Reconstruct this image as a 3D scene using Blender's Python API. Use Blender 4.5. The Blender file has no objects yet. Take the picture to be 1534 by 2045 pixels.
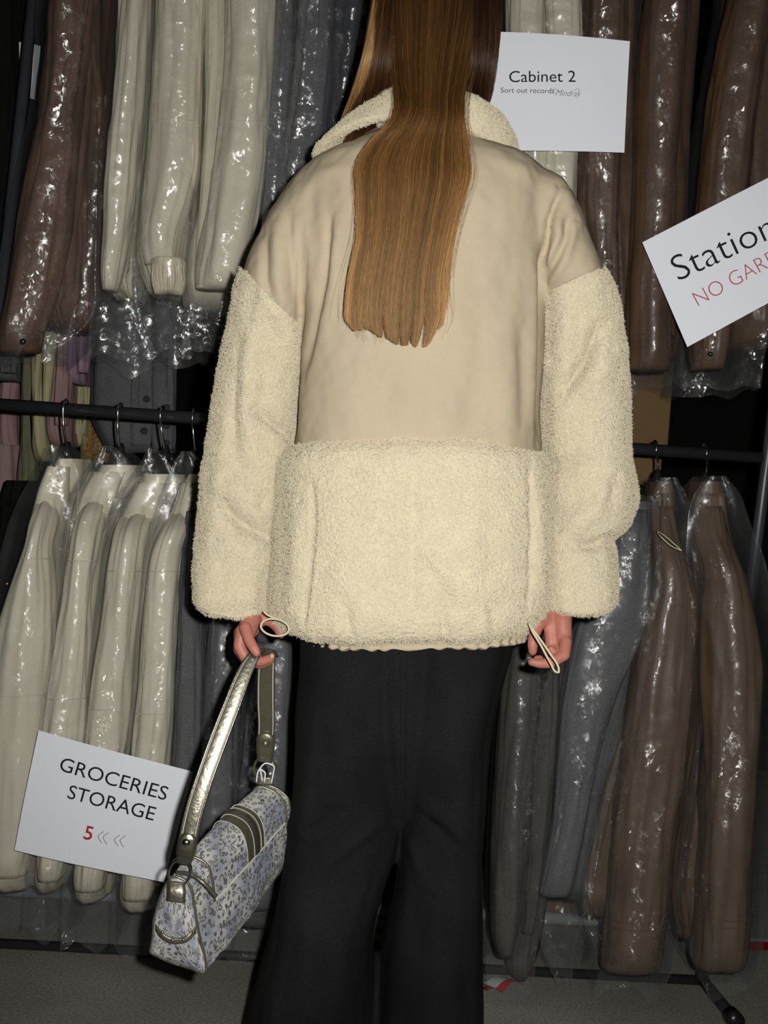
import bpy, math
import numpy as np
from mathutils import Vector, Matrix

# ------------------------------------------------------------------ camera, world, flash, exposure
SC = bpy.context.scene
COL = SC.collection
CAM_H, PITCH, ROLL = 1.03, math.radians(1.0), math.radians(4.2)
FPX = 2237.0
cam = bpy.data.cameras.new('camera')
cam.sensor_fit = 'HORIZONTAL'; cam.sensor_width = 24.0; cam.lens = FPX / 1534.0 * 24.0
cam_o = bpy.data.objects.new('camera', cam); COL.objects.link(cam_o)
CM = Matrix.Translation((0, 0, CAM_H)) @ Matrix.Rotation(math.pi/2 - PITCH, 4, 'X') @ Matrix.Rotation(ROLL, 4, 'Z')
cam_o.matrix_world = CM
SC.camera = cam_o

w = bpy.data.worlds.new('world'); SC.world = w; w.use_nodes = True
w.node_tree.nodes['Background'].inputs[0].default_value = (0.9, 0.95, 1.0, 1)
w.node_tree.nodes['Background'].inputs[1].default_value = 0.006

fl = bpy.data.lights.new('camera_flash', 'SPOT')
fl.energy = 142; fl.color = (1.0, 0.975, 0.92); fl.spot_size = math.radians(112); fl.spot_blend = 1.0
fl.shadow_soft_size = 0.014
fl_o = bpy.data.objects.new('camera_flash', fl); COL.objects.link(fl_o)
fl_o.location = (0.062, 0.0, CAM_H + 0.045)
fl_o.rotation_euler = (math.radians(93), 0, 0)

SC.view_settings.view_transform = 'Standard'
SC.view_settings.look = 'None'
SC.view_settings.exposure = 0.0
SC.view_settings.gamma = 1.0
SC.view_settings.use_curve_mapping = False
SC.cycles.transparent_max_bounces = 40
SC.cycles.max_bounces = 6
SC.cycles.use_denoising = True
try:
    SC.cycles.denoiser = 'OPENIMAGEDENOISE'
    SC.cycles.denoising_prefilter = 'ACCURATE'
except Exception:
    pass

# ------------------------------------------------------------------ maths helpers
R3 = np.array(CM.to_3x3()); C0 = np.array([0, 0, CAM_H])
def at(px, py, Y):
    """a point of the photograph, at world depth Y"""
    px, py, Y = np.broadcast_arrays(np.asarray(px, float), np.asarray(py, float), np.asarray(Y, float))
    d = np.stack([(px - 767.0) / FPX, -(py - 1022.5) / FPX, -np.ones_like(px)], -1) @ R3.T
    return C0 + d * (Y / d[..., 1])[..., None]

_rng = np.random.RandomState(7)
_perm = _rng.permutation(256); _perm = np.concatenate([_perm, _perm, _perm])
_grad = _rng.normal(size=(256, 3)); _grad /= np.linalg.norm(_grad, axis=1)[:, None]
def perlin(P):
    P = np.asarray(P, float); sh = P.shape[:-1]; P = P.reshape(-1, 3)
    I = np.floor(P).astype(int); f = P - I; I &= 255
    u = f * f * f * (f * (f * 6 - 15) + 10)
    out = 0
    for dx in (0, 1):
        wx = u[:, 0] if dx else 1 - u[:, 0]
        for dy in (0, 1):
            wy = u[:, 1] if dy else 1 - u[:, 1]
            for dz in (0, 1):
                wz = u[:, 2] if dz else 1 - u[:, 2]
                h = _perm[_perm[_perm[(I[:, 0] + dx) & 255] + ((I[:, 1] + dy) & 255)] + ((I[:, 2] + dz) & 255)]
                out = out + wx * wy * wz * (_grad[h] * (f - [dx, dy, dz])).sum(1)
    return (out * 1.6).reshape(sh)

def fbm(P, n=3):
    r, a = 0, 1.0
    for k in range(n):
        r = r + a * perlin(P * 2 ** k + 17.3 * k); a *= 0.5
    return r

def herm(A, t, T):
    """smooth interpolation of rows A given at t, at T (no overshoot to speak of)"""
    A = np.asarray(A, float); t = np.asarray(t, float)
    d = np.diff(A, axis=0) / np.diff(t)[:, None]
    m = np.vstack([d[:1], 0.5 * (d[1:] + d[:-1]), d[-1:]])
    if len(d) > 1:
        flat = d[1:] * d[:-1] <= 0
        m[1:-1][flat] = 0
    k = np.clip(np.searchsorted(t, T) - 1, 0, len(t) - 2)
    h = (t[k + 1] - t[k]); s = ((T - t[k]) / h)[:, None]; h = h[:, None]
    return ((2*s**3 - 3*s**2 + 1) * A[k] + (s**3 - 2*s**2 + s) * h * m[k]
            + (-2*s**3 + 3*s**2) * A[k + 1] + (s**3 - s**2) * h * m[k + 1])

def path(pts, n):
    pts = np.asarray(pts, float)
    t = np.concatenate([[0], np.cumsum(np.linalg.norm(np.diff(pts[:, :min(3, pts.shape[1])], axis=0), axis=1))])
    return herm(pts, t, np.linspace(0, t[-1], n))

# ------------------------------------------------------------------ object helpers
ORIGIN = {}
def thing(name, label, cat, base, group=None):
    o = bpy.data.objects.new(name, None); COL.objects.link(o)
    o.empty_display_size = 0.05
    o.location = tuple(base); ORIGIN[o.name] = np.array(base, float)
    o['label'] = label; o['category'] = cat
    if group: o['group'] = group
    return o
def tag(o, label, cat, group=None):
    o['label'] = label; o['category'] = cat
    if group: o['group'] = group
    return o

def mesh(name, V, F, mat, parent=None, smooth=True, uv=None, label=None, kind=None):
    V = np.asarray(V, float).reshape(-1, 3)
    org = ORIGIN[parent.name] if parent is not None else np.zeros(3)
    me = bpy.data.meshes.new(name)
    if isinstance(F, np.ndarray):
        n, k = F.shape
        me.vertices.add(len(V)); me.vertices.foreach_set('co', (V - org).astype(np.float32).ravel())
        me.loops.add(n * k); me.loops.foreach_set('vertex_index', F.astype(np.int32).ravel())
        me.polygons.add(n)
        me.polygons.foreach_set('loop_start', np.arange(0, n * k, k, dtype=np.int32))
        me.polygons.foreach_set('loop_total', np.full(n, k, dtype=np.int32))
        if uv is not None:
            l = me.uv_layers.new(name='UVMap')
            l.data.foreach_set('uv', np.asarray(uv, np.float32)[F.ravel()].ravel())
        me.update(calc_edges=True); me.validate()
    else:
        me.from_pydata((V - org).tolist(), [], [list(f) for f in F])
        me.update()
    if smooth:
        me.polygons.foreach_set('use_smooth', np.ones(len(me.polygons), dtype=bool))
    o = bpy.data.objects.new(name, me); COL.objects.link(o)
    if mat: me.materials.append(mat)
    if parent is not None:
        o.parent = parent
        ORIGIN[o.name] = org
        if parent.type == 'MESH':           # sub-part: same local origin as its part
            o.location = (0, 0, 0)
    if label: o['label'] = label
    if kind: o['kind'] = kind
    return o

def grid_faces(nv, nu, wrap):
    i = np.arange(nv - 1)[:, None]; j = np.arange(nu if wrap else nu - 1)[None, :]
    j2 = (j + 1) % nu
    F = np.stack([i * nu + j, i * nu + j2, (i + 1) * nu + j2, (i + 1) * nu + j], -1)
    return F.reshape(-1, 4)

def normals(P, wrap=True):
    du = (np.roll(P, -1, 1) - np.roll(P, 1, 1)) if wrap else np.gradient(P, axis=1)
    dv = np.gradient(P, axis=0)
    N = np.cross(du, dv); N /= np.linalg.norm(N, axis=-1, keepdims=True) + 1e-12
    if wrap:
        c = P.mean(1, keepdims=True)
        if ((P - c) * N).sum() < 0: N = -N
    return N

def ring_loft(st, nv, nu, ex=2.0):
    """st rows: Lx,Ly,Rx,Ry,Y,half_depth (pixels of the silhouette at depth Y). -> P[nv,nu,3], s[nv] arc length"""
    st = np.asarray(st, float)
    c = np.stack([(st[:, 0] + st[:, 2]) / 2, (st[:, 1] + st[:, 3]) / 2], 1)
    t = np.concatenate([[0], np.cumsum(np.maximum(np.linalg.norm(np.diff(c, axis=0), axis=1), 1e-3))])
    S = herm(st, t, np.linspace(0, t[-1], nv))
    L = at(S[:, 0], S[:, 1], S[:, 4]); R = at(S[:, 2], S[:, 3], S[:, 4])
    C = (L + R) / 2; W = (R - L) / 2
    a = np.linspace(0, 2 * np.pi, nu, endpoint=False)      # a=0 right, pi/2 away from camera, 3pi/2 front
    ca, sa = np.cos(a), np.sin(a)
    cx = np.sign(ca) * np.abs(ca) ** (2 / ex); sx = np.sign(sa) * np.abs(sa) ** (2 / ex)
    P = C[:, None] + W[:, None] * cx[None, :, None]
    P[..., 1] += S[:, 5][:, None] * sx[None]
    s = np.concatenate([[0], np.cumsum(np.linalg.norm(np.diff(C, axis=0), axis=1))])
    return P, s, a

def loft_mesh(name, P, mat, parent=None, wrap=True, cap0=False, cap1=False, **k):
    nv, nu = P.shape[:2]
    F = grid_faces(nv, nu, wrap); V = P.reshape(-1, 3)
    du = np.linalg.norm(np.diff(P[nv // 2], axis=0), axis=1).mean()
    dv = np.linalg.norm(np.diff(P[:, 0], axis=0), axis=1).mean()
    jj, ii = np.meshgrid(np.arange(nu) * du, np.arange(nv) * dv)
    uv = np.stack([jj, ii], -1).reshape(-1, 2)
    ex = []
    if cap0 or cap1:
        Vx = [V]; n = len(V); uvx = [uv]; j = np.arange(nu); j2 = (j + 1) % nu
        for on, row in ((cap0, 0), (cap1, nv - 1)):
            if not on: continue
            Vx.append(P[row].mean(0)[None]); uvx.append(uv[row * nu][None])
            q = np.stack([row * nu + j, row * nu + j2, np.full(nu, n), np.full(nu, n)], -1)
            if row == 0: q = q[:, ::-1]
            ex.append(q); n += 1
        V = np.vstack(Vx); uv = np.vstack(uvx)
        tri = [q[:, [0, 1, 2]] if q[0, 2] == q[0, 3] else q[:, [1, 2, 3]] for q in ex]
        faces = [list(f) for f in F] + [list(f) for q in tri for f in q]
        me_o = mesh(name, V, faces, mat, parent, **k)
        l = me_o.data.uv_layers.new(name='UVMap')
        idx = np.empty(len(me_o.data.loops), dtype=np.int32); me_o.data.loops.foreach_get('vertex_index', idx)
        l.data.foreach_set('uv', uv.astype(np.float32)[idx].ravel())
        return me_o
    return mesh(name, V, F, mat, parent, uv=uv, **k)

def rows(lst, Y, hd):
    """(y, xl, xr[, Y[, hd]]) -> silhouette stations"""
    out = []
    for r in lst:
        y, xl, xr = r[:3]
        out.append((xl, y, xr, y, r[3] if len(r) > 3 else Y, r[4] if len(r) > 4 else hd))
    return out

def tube(pts, rad, nu=8, n=None, closed=False):
    """round tube along world points; rad scalar or per point"""
    pts = np.asarray(pts, float)
    rad = np.broadcast_to(np.asarray(rad, float), (len(pts),))
    if n:
        A = path(np.column_stack([pts, rad]), n); pts, rad = A[:, :3], A[:, 3]
    T = np.gradient(pts, axis=0)
    if closed: T = np.roll(pts, -1, 0) - np.roll(pts, 1, 0)
    T /= np.linalg.norm(T, axis=1)[:, None] + 1e-12
    ref = np.array([0.3, 0.9, 0.31]);
    N = np.empty_like(T)
    n0 = np.cross(T[0], ref); n0 /= np.linalg.norm(n0)
    for i in range(len(T)):
        n0 = n0 - T[i] * (n0 @ T[i]); n0 /= np.linalg.norm(n0) + 1e-12; N[i] = n0
    B = np.cross(T, N)
    a = np.linspace(0, 2 * np.pi, nu, endpoint=False)
    return pts[:, None] + rad[:, None, None] * (N[:, None] * np.cos(a)[None, :, None] + B[:, None] * np.sin(a)[None, :, None])

def tube_mesh(name, pts, rad, mat, parent=None, nu=8, n=None, closed=False, **k):
    P = tube(pts, rad, nu, n, closed)
    if closed:
        P = np.concatenate([P, P[:1]], 0)
        return loft_mesh(name, P, mat, parent, **k)
    return loft_mesh(name, P, mat, parent, cap0=True, cap1=True, **k)

def box_vf(c, ax, ay, az):
    c, ax, ay, az = map(np.asarray, (c, ax, ay, az))
    V = [c + sx * ax + sy * ay + sz * az for sx in (-1, 1) for sy in (-1, 1) for sz in (-1, 1)]
    F = [(0, 1, 3, 2), (4, 6, 7, 5), (0, 4, 5, 1), (2, 3, 7, 6), (0, 2, 6, 4), (1, 5, 7, 3)]
    return V, F
def box(name, c, ax, ay, az, mat, parent=None, bevel=0.0, **k):
    V, F = box_vf(c, ax, ay, az)
    o = mesh(name, V, F, mat, parent, smooth=False, **k)
    if bevel:
        m = o.modifiers.new('bevel', 'BEVEL'); m.width = bevel; m.segments = 2
    return o

def bake(o):
    """replace an object's mesh by its evaluated one"""
    dg = bpy.context.evaluated_depsgraph_get()
    me = bpy.data.meshes.new_from_object(o.evaluated_get(dg))
    old = o.data; o.modifiers.clear(); o.data = me; bpy.data.meshes.remove(old)
    me.polygons.foreach_set('use_smooth', np.ones(len(me.polygons), dtype=bool))
    return o
def co(o):
    v = np.empty(3 * len(o.data.vertices), np.float32); o.data.vertices.foreach_get('co', v)
    return v.reshape(-1, 3).astype(float)
def vnor(o):
    v = np.empty(3 * len(o.data.vertices), np.float32); o.data.vertices.foreach_get('normal', v)
    return v.reshape(-1, 3).astype(float)
def setco(o, v):
    o.data.vertices.foreach_set('co', np.asarray(v, np.float32).ravel()); o.data.update()

# ------------------------------------------------------------------ materials
def lin(c):
    return tuple(((x / 255.) / 12.92 if x / 255. <= 0.04045 else ((x / 255. + 0.055) / 1.055) ** 2.4) for x in c)

def mat(name, color, rough=0.8, spec=0.3, metal=0.0, var=0.12, vscale=25., bump=0.0, bscale=300., bdist=0.001,
        sheen=0.0, stretch=(1, 1, 1), coords='Object', speck=None, sss=0.0):
    m = bpy.data.materials.new(name); m.use_nodes = True
    nt = m.node_tree; N = nt.nodes; Lk = nt.links
    b = N['Principled BSDF']
    b.inputs['Roughness'].default_value = rough; b.inputs['Specular IOR Level'].default_value = spec
    b.inputs['Metallic'].default_value = metal
    if sheen:
        b.inputs['Sheen Weight'].default_value = sheen
    if sss:
        b.inputs['Subsurface Weight'].default_value = sss; b.inputs['Subsurface Radius'].default_value = (0.01, 0.004, 0.002)
        b.inputs['Subsurface Scale'].default_value = 1.0
    tc = N.new('ShaderNodeTexCoord'); mp = N.new('ShaderNodeMapping'); mp.inputs['Scale'].default_value = stretch
    Lk.new(tc.outputs[coords], mp.inputs[0])
    nz = N.new('ShaderNodeTexNoise'); nz.inputs['Scale'].default_value = vscale; nz.inputs['Detail'].default_value = 5
    Lk.new(mp.outputs[0], nz.inputs['Vector'])
    mr = N.new('ShaderNodeMapRange'); mr.inputs[1].default_value = 0.25; mr.inputs[2].default_value = 0.75
    mr.inputs[3].default_value = 1 - var; mr.inputs[4].default_value = 1 + var
    Lk.new(nz.outputs['Fac'], mr.inputs[0])
    mx = N.new('ShaderNodeVectorMath'); mx.operation = 'SCALE'; mx.inputs[0].default_value = color[:3]
    Lk.new(mr.outputs[0], mx.inputs['Scale'])
    outc = mx.outputs[0]
    if speck:
        sc, amt = speck
        n2 = N.new('ShaderNodeTexNoise'); n2.inputs['Scale'].default_value = sc; n2.inputs['Detail'].default_value = 2
        Lk.new(mp.outputs[0], n2.inputs['Vector'])
        m2 = N.new('ShaderNodeMapRange'); m2.inputs[1].default_value = 0.3; m2.inputs[2].default_value = 0.7
        m2.inputs[3].default_value = 1 - amt; m2.inputs[4].default_value = 1 + amt
        Lk.new(n2.outputs['Fac'], m2.inputs[0])
        s2 = N.new('ShaderNodeVectorMath'); s2.operation = 'SCALE'
        Lk.new(outc, s2.inputs[0]); Lk.new(m2.outputs[0], s2.inputs['Scale']); outc = s2.outputs[0]
    Lk.new(outc, b.inputs['Base Color'])
    if bump:
        n3 = N.new('ShaderNodeTexNoise'); n3.inputs['Scale'].default_value = bscale; n3.inputs['Detail'].default_value = 4
        Lk.new(mp.outputs[0], n3.inputs['Vector'])
        bp = N.new('ShaderNodeBump'); bp.inputs['Strength'].default_value = bump; bp.inputs['Distance'].default_value = bdist
        Lk.new(n3.outputs['Fac'], bp.inputs['Height']); Lk.new(bp.outputs[0], b.inputs['Normal'])
    return m

M = {}
M['cream'] = mat('cream_cotton', (0.60, 0.555, 0.43), 0.75, 0.25, var=0.06, vscale=9, bump=0.35, bscale=90, bdist=0.002, speck=(500, 0.05))
M['cream_rib'] = mat('cream_ribbing', (0.60, 0.54, 0.40), 0.8, 0.2, var=0.08, vscale=60)
M['brown'] = mat('brown_leather', (0.092, 0.052, 0.030), 0.42, 0.4, var=0.22, vscale=14, bump=0.4, bscale=70, bdist=0.003, speck=(420, 0.12))
M['redbrown'] = mat('reddish_brown_suede', (0.105, 0.056, 0.034), 0.6, 0.25, var=0.25, vscale=12, bump=0.4, bscale=60, bdist=0.003, speck=(380, 0.12))
M['taupe'] = mat('taupe_brown_suede', (0.094, 0.060, 0.036), 0.5, 0.3, var=0.2, vscale=10, bump=0.3, bscale=60, bdist=0.002, speck=(450, 0.12))
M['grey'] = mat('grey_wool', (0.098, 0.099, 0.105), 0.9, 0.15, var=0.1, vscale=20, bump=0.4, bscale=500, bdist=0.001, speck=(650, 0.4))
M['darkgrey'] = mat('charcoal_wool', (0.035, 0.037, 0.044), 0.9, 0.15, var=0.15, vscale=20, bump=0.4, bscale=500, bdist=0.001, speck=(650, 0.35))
M['olive'] = mat('dark_olive_wool', (0.062, 0.056, 0.046), 0.85, 0.2, var=0.15, vscale=20, bump=0.4, bscale=500, bdist=0.001, speck=(600, 0.4))
M['black'] = mat('black_cloth', (0.005, 0.005, 0.005), 0.9, 0.1, var=0.2)
M['pink'] = mat('dusty_pink_cloth', (0.27, 0.175, 0.175), 0.85, 0.2, var=0.1, vscale=20)
M['lilac'] = mat('lilac_cloth', (0.28, 0.18, 0.24), 0.85, 0.2, var=0.1, vscale=20)
M['yellow'] = mat('pale_yellow_cloth', (0.34, 0.315, 0.185), 0.85, 0.2, var=0.1, vscale=20)
M['mustard'] = mat('mustard_tweed', (0.20, 0.13, 0.05), 0.9, 0.1, var=0.5, vscale=120, speck=(300, 0.6))
M['moss'] = mat('moss_grey_cloth', (0.13, 0.125, 0.08), 0.9, 0.1, var=0.15)
M['metal_black'] = mat('black_painted_steel', (0.022, 0.023, 0.027), 0.42, 0.5, var=0.1)
M['metal_blue'] = mat('blue_black_steel', (0.040, 0.043, 0.052), 0.38, 0.6, var=0.1)
M['chrome'] = mat('chrome_steel', (0.75, 0.75, 0.75), 0.2, 0.5, metal=1.0, var=0.03)
M['plastic_black'] = mat('black_plastic', (0.010, 0.010, 0.011), 0.3, 0.5, var=0.05)
M['paper'] = mat('white_paper', (0.82, 0.845, 0.93), 0.7, 0.15, var=0.015, vscale=6)
M['ink'] = mat('black_ink', (0.018, 0.018, 0.022), 0.8, 0.1, var=0.02)
M['ink_grey'] = mat('grey_ink', (0.09, 0.09, 0.11), 0.8, 0.1, var=0.02)
M['ink_mid'] = mat('mid_grey_ink', (0.17, 0.17, 0.19), 0.8, 0.1, var=0.02)
M['ink_pale'] = mat('pale_grey_ink', (0.33, 0.27, 0.30), 0.8, 0.1, var=0.02)
M['ink_red'] = mat('red_ink', (0.42, 0.035, 0.04), 0.8, 0.1, var=0.02)
M['ink_rose'] = mat('thin_red_ink', (0.45, 0.12, 0.13), 0.8, 0.1, var=0.02)
M['woven'] = mat('beige_brushed_twill', (0.46, 0.388, 0.278), 0.9, 0.12, var=0.04, vscale=14, bump=0.25, bscale=900, bdist=0.0006, sheen=0.0, speck=(900, 0.05))
M['skin'] = mat('skin', (0.43, 0.165, 0.125), 0.5, 0.35, var=0.16, vscale=35, bump=0.15, bscale=350, bdist=0.0008, sss=0.15)
M['nail'] = mat('fingernail', (0.50, 0.27, 0.21), 0.3, 0.5, var=0.03)
M['denim'] = mat('black_washed_denim', (0.0095, 0.0099, 0.0105), 0.9, 0.1, var=0.55, vscale=5, bump=0.3, bscale=800, bdist=0.0005, speck=(700, 0.35))
M['cord'] = mat('cream_elastic_cord', (0.58, 0.52, 0.38), 0.7, 0.2, var=0.05)
M['silver'] = mat('silver_gold_leather', (0.31, 0.29, 0.23), 0.3, 0.5, metal=0.9, var=0.08, vscale=60, bump=0.35, bscale=180, bdist=0.0015)
M['darksilver'] = mat('bronze_and_shaded_silver_leather', (0.20, 0.185, 0.135), 0.36, 0.5, metal=0.7, var=0.12, vscale=60, bump=0.35, bscale=200, bdist=0.0012)  # own tone of the trims; also carries the far strap's painted shade
M['stitch'] = mat('pale_thread', (0.60, 0.58, 0.50), 0.6, 0.3, var=0.05)
M['card'] = mat('brown_cardboard', (0.150, 0.095, 0.042), 0.85, 0.15, var=0.08, vscale=5, speck=(200, 0.06))
M['cardtape'] = mat('brown_packing_tape', (0.115, 0.070, 0.032), 0.35, 0.4, var=0.05)
M['tape_white'] = mat('white_plastic_tape', (0.55, 0.56, 0.55), 0.4, 0.4, var=0.06)
M['tape_red'] = mat('red_plastic_tape', (0.45, 0.02, 0.015), 0.4, 0.4, var=0.06)
M['tag'] = mat('white_card_slip', (0.62, 0.62, 0.62), 0.7, 0.2, var=0.04)
M['brass'] = mat('brass', (0.55, 0.40, 0.14), 0.3, 0.5, metal=1, var=0.05)
M['clear'] = mat('white_plastic_loop', (0.72, 0.72, 0.78), 0.3, 0.5, var=0.02)
M['shoe'] = mat('black_shoe_leather', (0.012, 0.012, 0.012), 0.4, 0.4)

def mat_film(name, haze, seed, lo=0.4, hi=1.1, gain=(0.75, 0.9, 2.3), ior=1.8, tint=(0.97, 0.98, 1.0)):
    m = bpy.data.materials.new(name); m.use_nodes = True
    nt = m.node_tree; N = nt.nodes; Lk = nt.links; N.clear()
    out = N.new('ShaderNodeOutputMaterial')
    tr = N.new('ShaderNodeBsdfTransparent'); tr.inputs[0].default_value = (*tint, 1)
    df = N.new('ShaderNodeBsdfDiffuse'); df.inputs[0].default_value = (0.75, 0.76, 0.78, 1)
    gl = N.new('ShaderNodeBsdfGlossy'); gl.inputs['Roughness'].default_value = 0.27
    tc = N.new('ShaderNodeTexCoord')
    mp = N.new('ShaderNodeMapping'); mp.inputs['Scale'].default_value = (1.0, 1.0, 0.8); mp.inputs['Location'].default_value = (seed, 0, 0)
    Lk.new(tc.outputs['Object'], mp.inputs[0])
    # crumpled film: flat facets, each tilted its own way
    wn = N.new('ShaderNodeTexNoise'); wn.inputs['Scale'].default_value = 26; wn.inputs['Detail'].default_value = 3
    Lk.new(mp.outputs[0], wn.inputs['Vector'])
    wv = N.new('ShaderNodeVectorMath'); wv.operation = 'MULTIPLY_ADD'; wv.inputs[1].default_value = (0.035,) * 3
    Lk.new(wn.outputs['Color'], wv.inputs[0]); Lk.new(mp.outputs[0], wv.inputs[2])
    sums = None
    for sc_, am in ((34, 0.30), (88, 0.36), (210, 0.26)):
        vo = N.new('ShaderNodeTexVoronoi'); vo.inputs['Scale'].default_value = sc_
        Lk.new(wv.outputs[0], vo.inputs['Vector'])
        sb = N.new('ShaderNodeVectorMath'); sb.operation = 'SUBTRACT'; sb.inputs[1].default_value = (0.5, 0.5, 0.5)
        Lk.new(vo.outputs['Color'], sb.inputs[0])
        ml = N.new('ShaderNodeVectorMath'); ml.operation = 'SCALE'; ml.inputs['Scale'].default_value = am
        Lk.new(sb.outputs[0], ml.inputs[0])
        if sums is None: sums = ml.outputs[0]
        else:
            aa = N.new('ShaderNodeVectorMath'); aa.operation = 'ADD'; Lk.new(sums, aa.inputs[0]); Lk.new(ml.outputs[0], aa.inputs[1]); sums = aa.outputs[0]
    # crinkled in patches, smooth between
    n2 = N.new('ShaderNodeTexNoise'); n2.inputs['Scale'].default_value = 9; n2.inputs['Detail'].default_value = 1
    Lk.new(mp.outputs[0], n2.inputs['Vector'])
    mr = N.new('ShaderNodeMapRange'); mr.inputs[1].default_value = 0.4; mr.inputs[2].default_value = 0.62
    mr.inputs[3].default_value = lo; mr.inputs[4].default_value = hi
    Lk.new(n2.outputs['Fac'], mr.inputs[0])
    gn = N.new('ShaderNodeVectorMath'); gn.operation = 'MULTIPLY'; gn.inputs[1].default_value = gain; Lk.new(sums, gn.inputs[0])
    tl = N.new('ShaderNodeVectorMath'); tl.operation = 'SCALE'; Lk.new(gn.outputs[0], tl.inputs[0]); Lk.new(mr.outputs[0], tl.inputs['Scale'])
    ge = N.new('ShaderNodeNewGeometry'); an = N.new('ShaderNodeVectorMath'); an.operation = 'ADD'
    Lk.new(ge.outputs['Normal'], an.inputs[0]); Lk.new(tl.outputs[0], an.inputs[1])
    nm = N.new('ShaderNodeVectorMath'); nm.operation = 'NORMALIZE'; Lk.new(an.outputs[0], nm.inputs[0])
    Lk.new(nm.outputs[0], gl.inputs['Normal'])
    fr = N.new('ShaderNodeFresnel'); fr.inputs['IOR'].default_value = ior
    m1 = N.new('ShaderNodeMixShader'); m1.inputs[0].default_value = haze
    Lk.new(tr.outputs[0], m1.inputs[1]); Lk.new(df.outputs[0], m1.inputs[2])
    cl = N.new('ShaderNodeMath'); cl.operation = 'MINIMUM'; cl.inputs[1].default_value = 0.16
    Lk.new(fr.outputs[0], cl.inputs[0])
    g2 = N.new('ShaderNodeBsdfGlossy'); g2.inputs['Roughness'].default_value = 0.42
    m3 = N.new('ShaderNodeMixShader'); m3.inputs[0].default_value = 0.010
    Lk.new(m1.outputs[0], m3.inputs[1]); Lk.new(g2.outputs[0], m3.inputs[2])
    m2 = N.new('ShaderNodeMixShader'); Lk.new(cl.outputs[0], m2.inputs[0])
    Lk.new(m3.outputs[0], m2.inputs[1]); Lk.new(gl.outputs[0], m2.inputs[2])
    Lk.new(m2.outputs[0], out.inputs[0])
    return m
FILM = [mat_film('clear_plastic_film', 0.022, s) for s in (0.0, 3.1, 7.7)]
FILM += [mat_film('smooth_plastic_film', 0.022, s, 0.15, 1.1, (1.0, 1.0, 1.5), 1.5) for s in (1.3, 6.1, 9.4)]

def mat_sherpa():
    m = mat('cream_sherpa_fleece', (0.58, 0.52, 0.385), 0.95, 0.08, var=0.07, vscale=40, sheen=0.0)
    nt = m.node_tree; N = nt.nodes; Lk = nt.links; b = N['Principled BSDF']
    tc = N.new('ShaderNodeTexCoord')
    n0 = N.new('ShaderNodeTexNoise'); n0.inputs['Scale'].default_value = 120; n0.inputs['Detail'].default_value = 2
    Lk.new(tc.outputs['Object'], n0.inputs['Vector'])
    ad = N.new('ShaderNodeVectorMath'); ad.operation = 'MULTIPLY_ADD'; ad.inputs[1].default_value = (0.012,) * 3
    Lk.new(n0.outputs['Color'], ad.inputs[0]); Lk.new(tc.outputs['Object'], ad.inputs[2])
    v = N.new('ShaderNodeTexVoronoi'); v.feature = 'SMOOTH_F1'; v.inputs['Scale'].default_value = 210
    Lk.new(ad.outputs[0], v.inputs['Vector'])
    inv = N.new('ShaderNodeMath'); inv.operation = 'SUBTRACT'; inv.inputs[0].default_value = 1.0
    Lk.new(v.outputs['Distance'], inv.inputs[1])
    bp = N.new('ShaderNodeBump'); bp.inputs['Strength'].default_value = 0.6; bp.inputs['Distance'].default_value = 0.003
    Lk.new(inv.outputs[0], bp.inputs['Height']); Lk.new(bp.outputs[0], b.inputs['Normal'])
    return m
M['sherpa'] = mat_sherpa()
M['pile'] = mat('cream_fleece_pile', (0.66, 0.595, 0.45), 0.95, 0.05, var=0.05, vscale=60)

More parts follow.
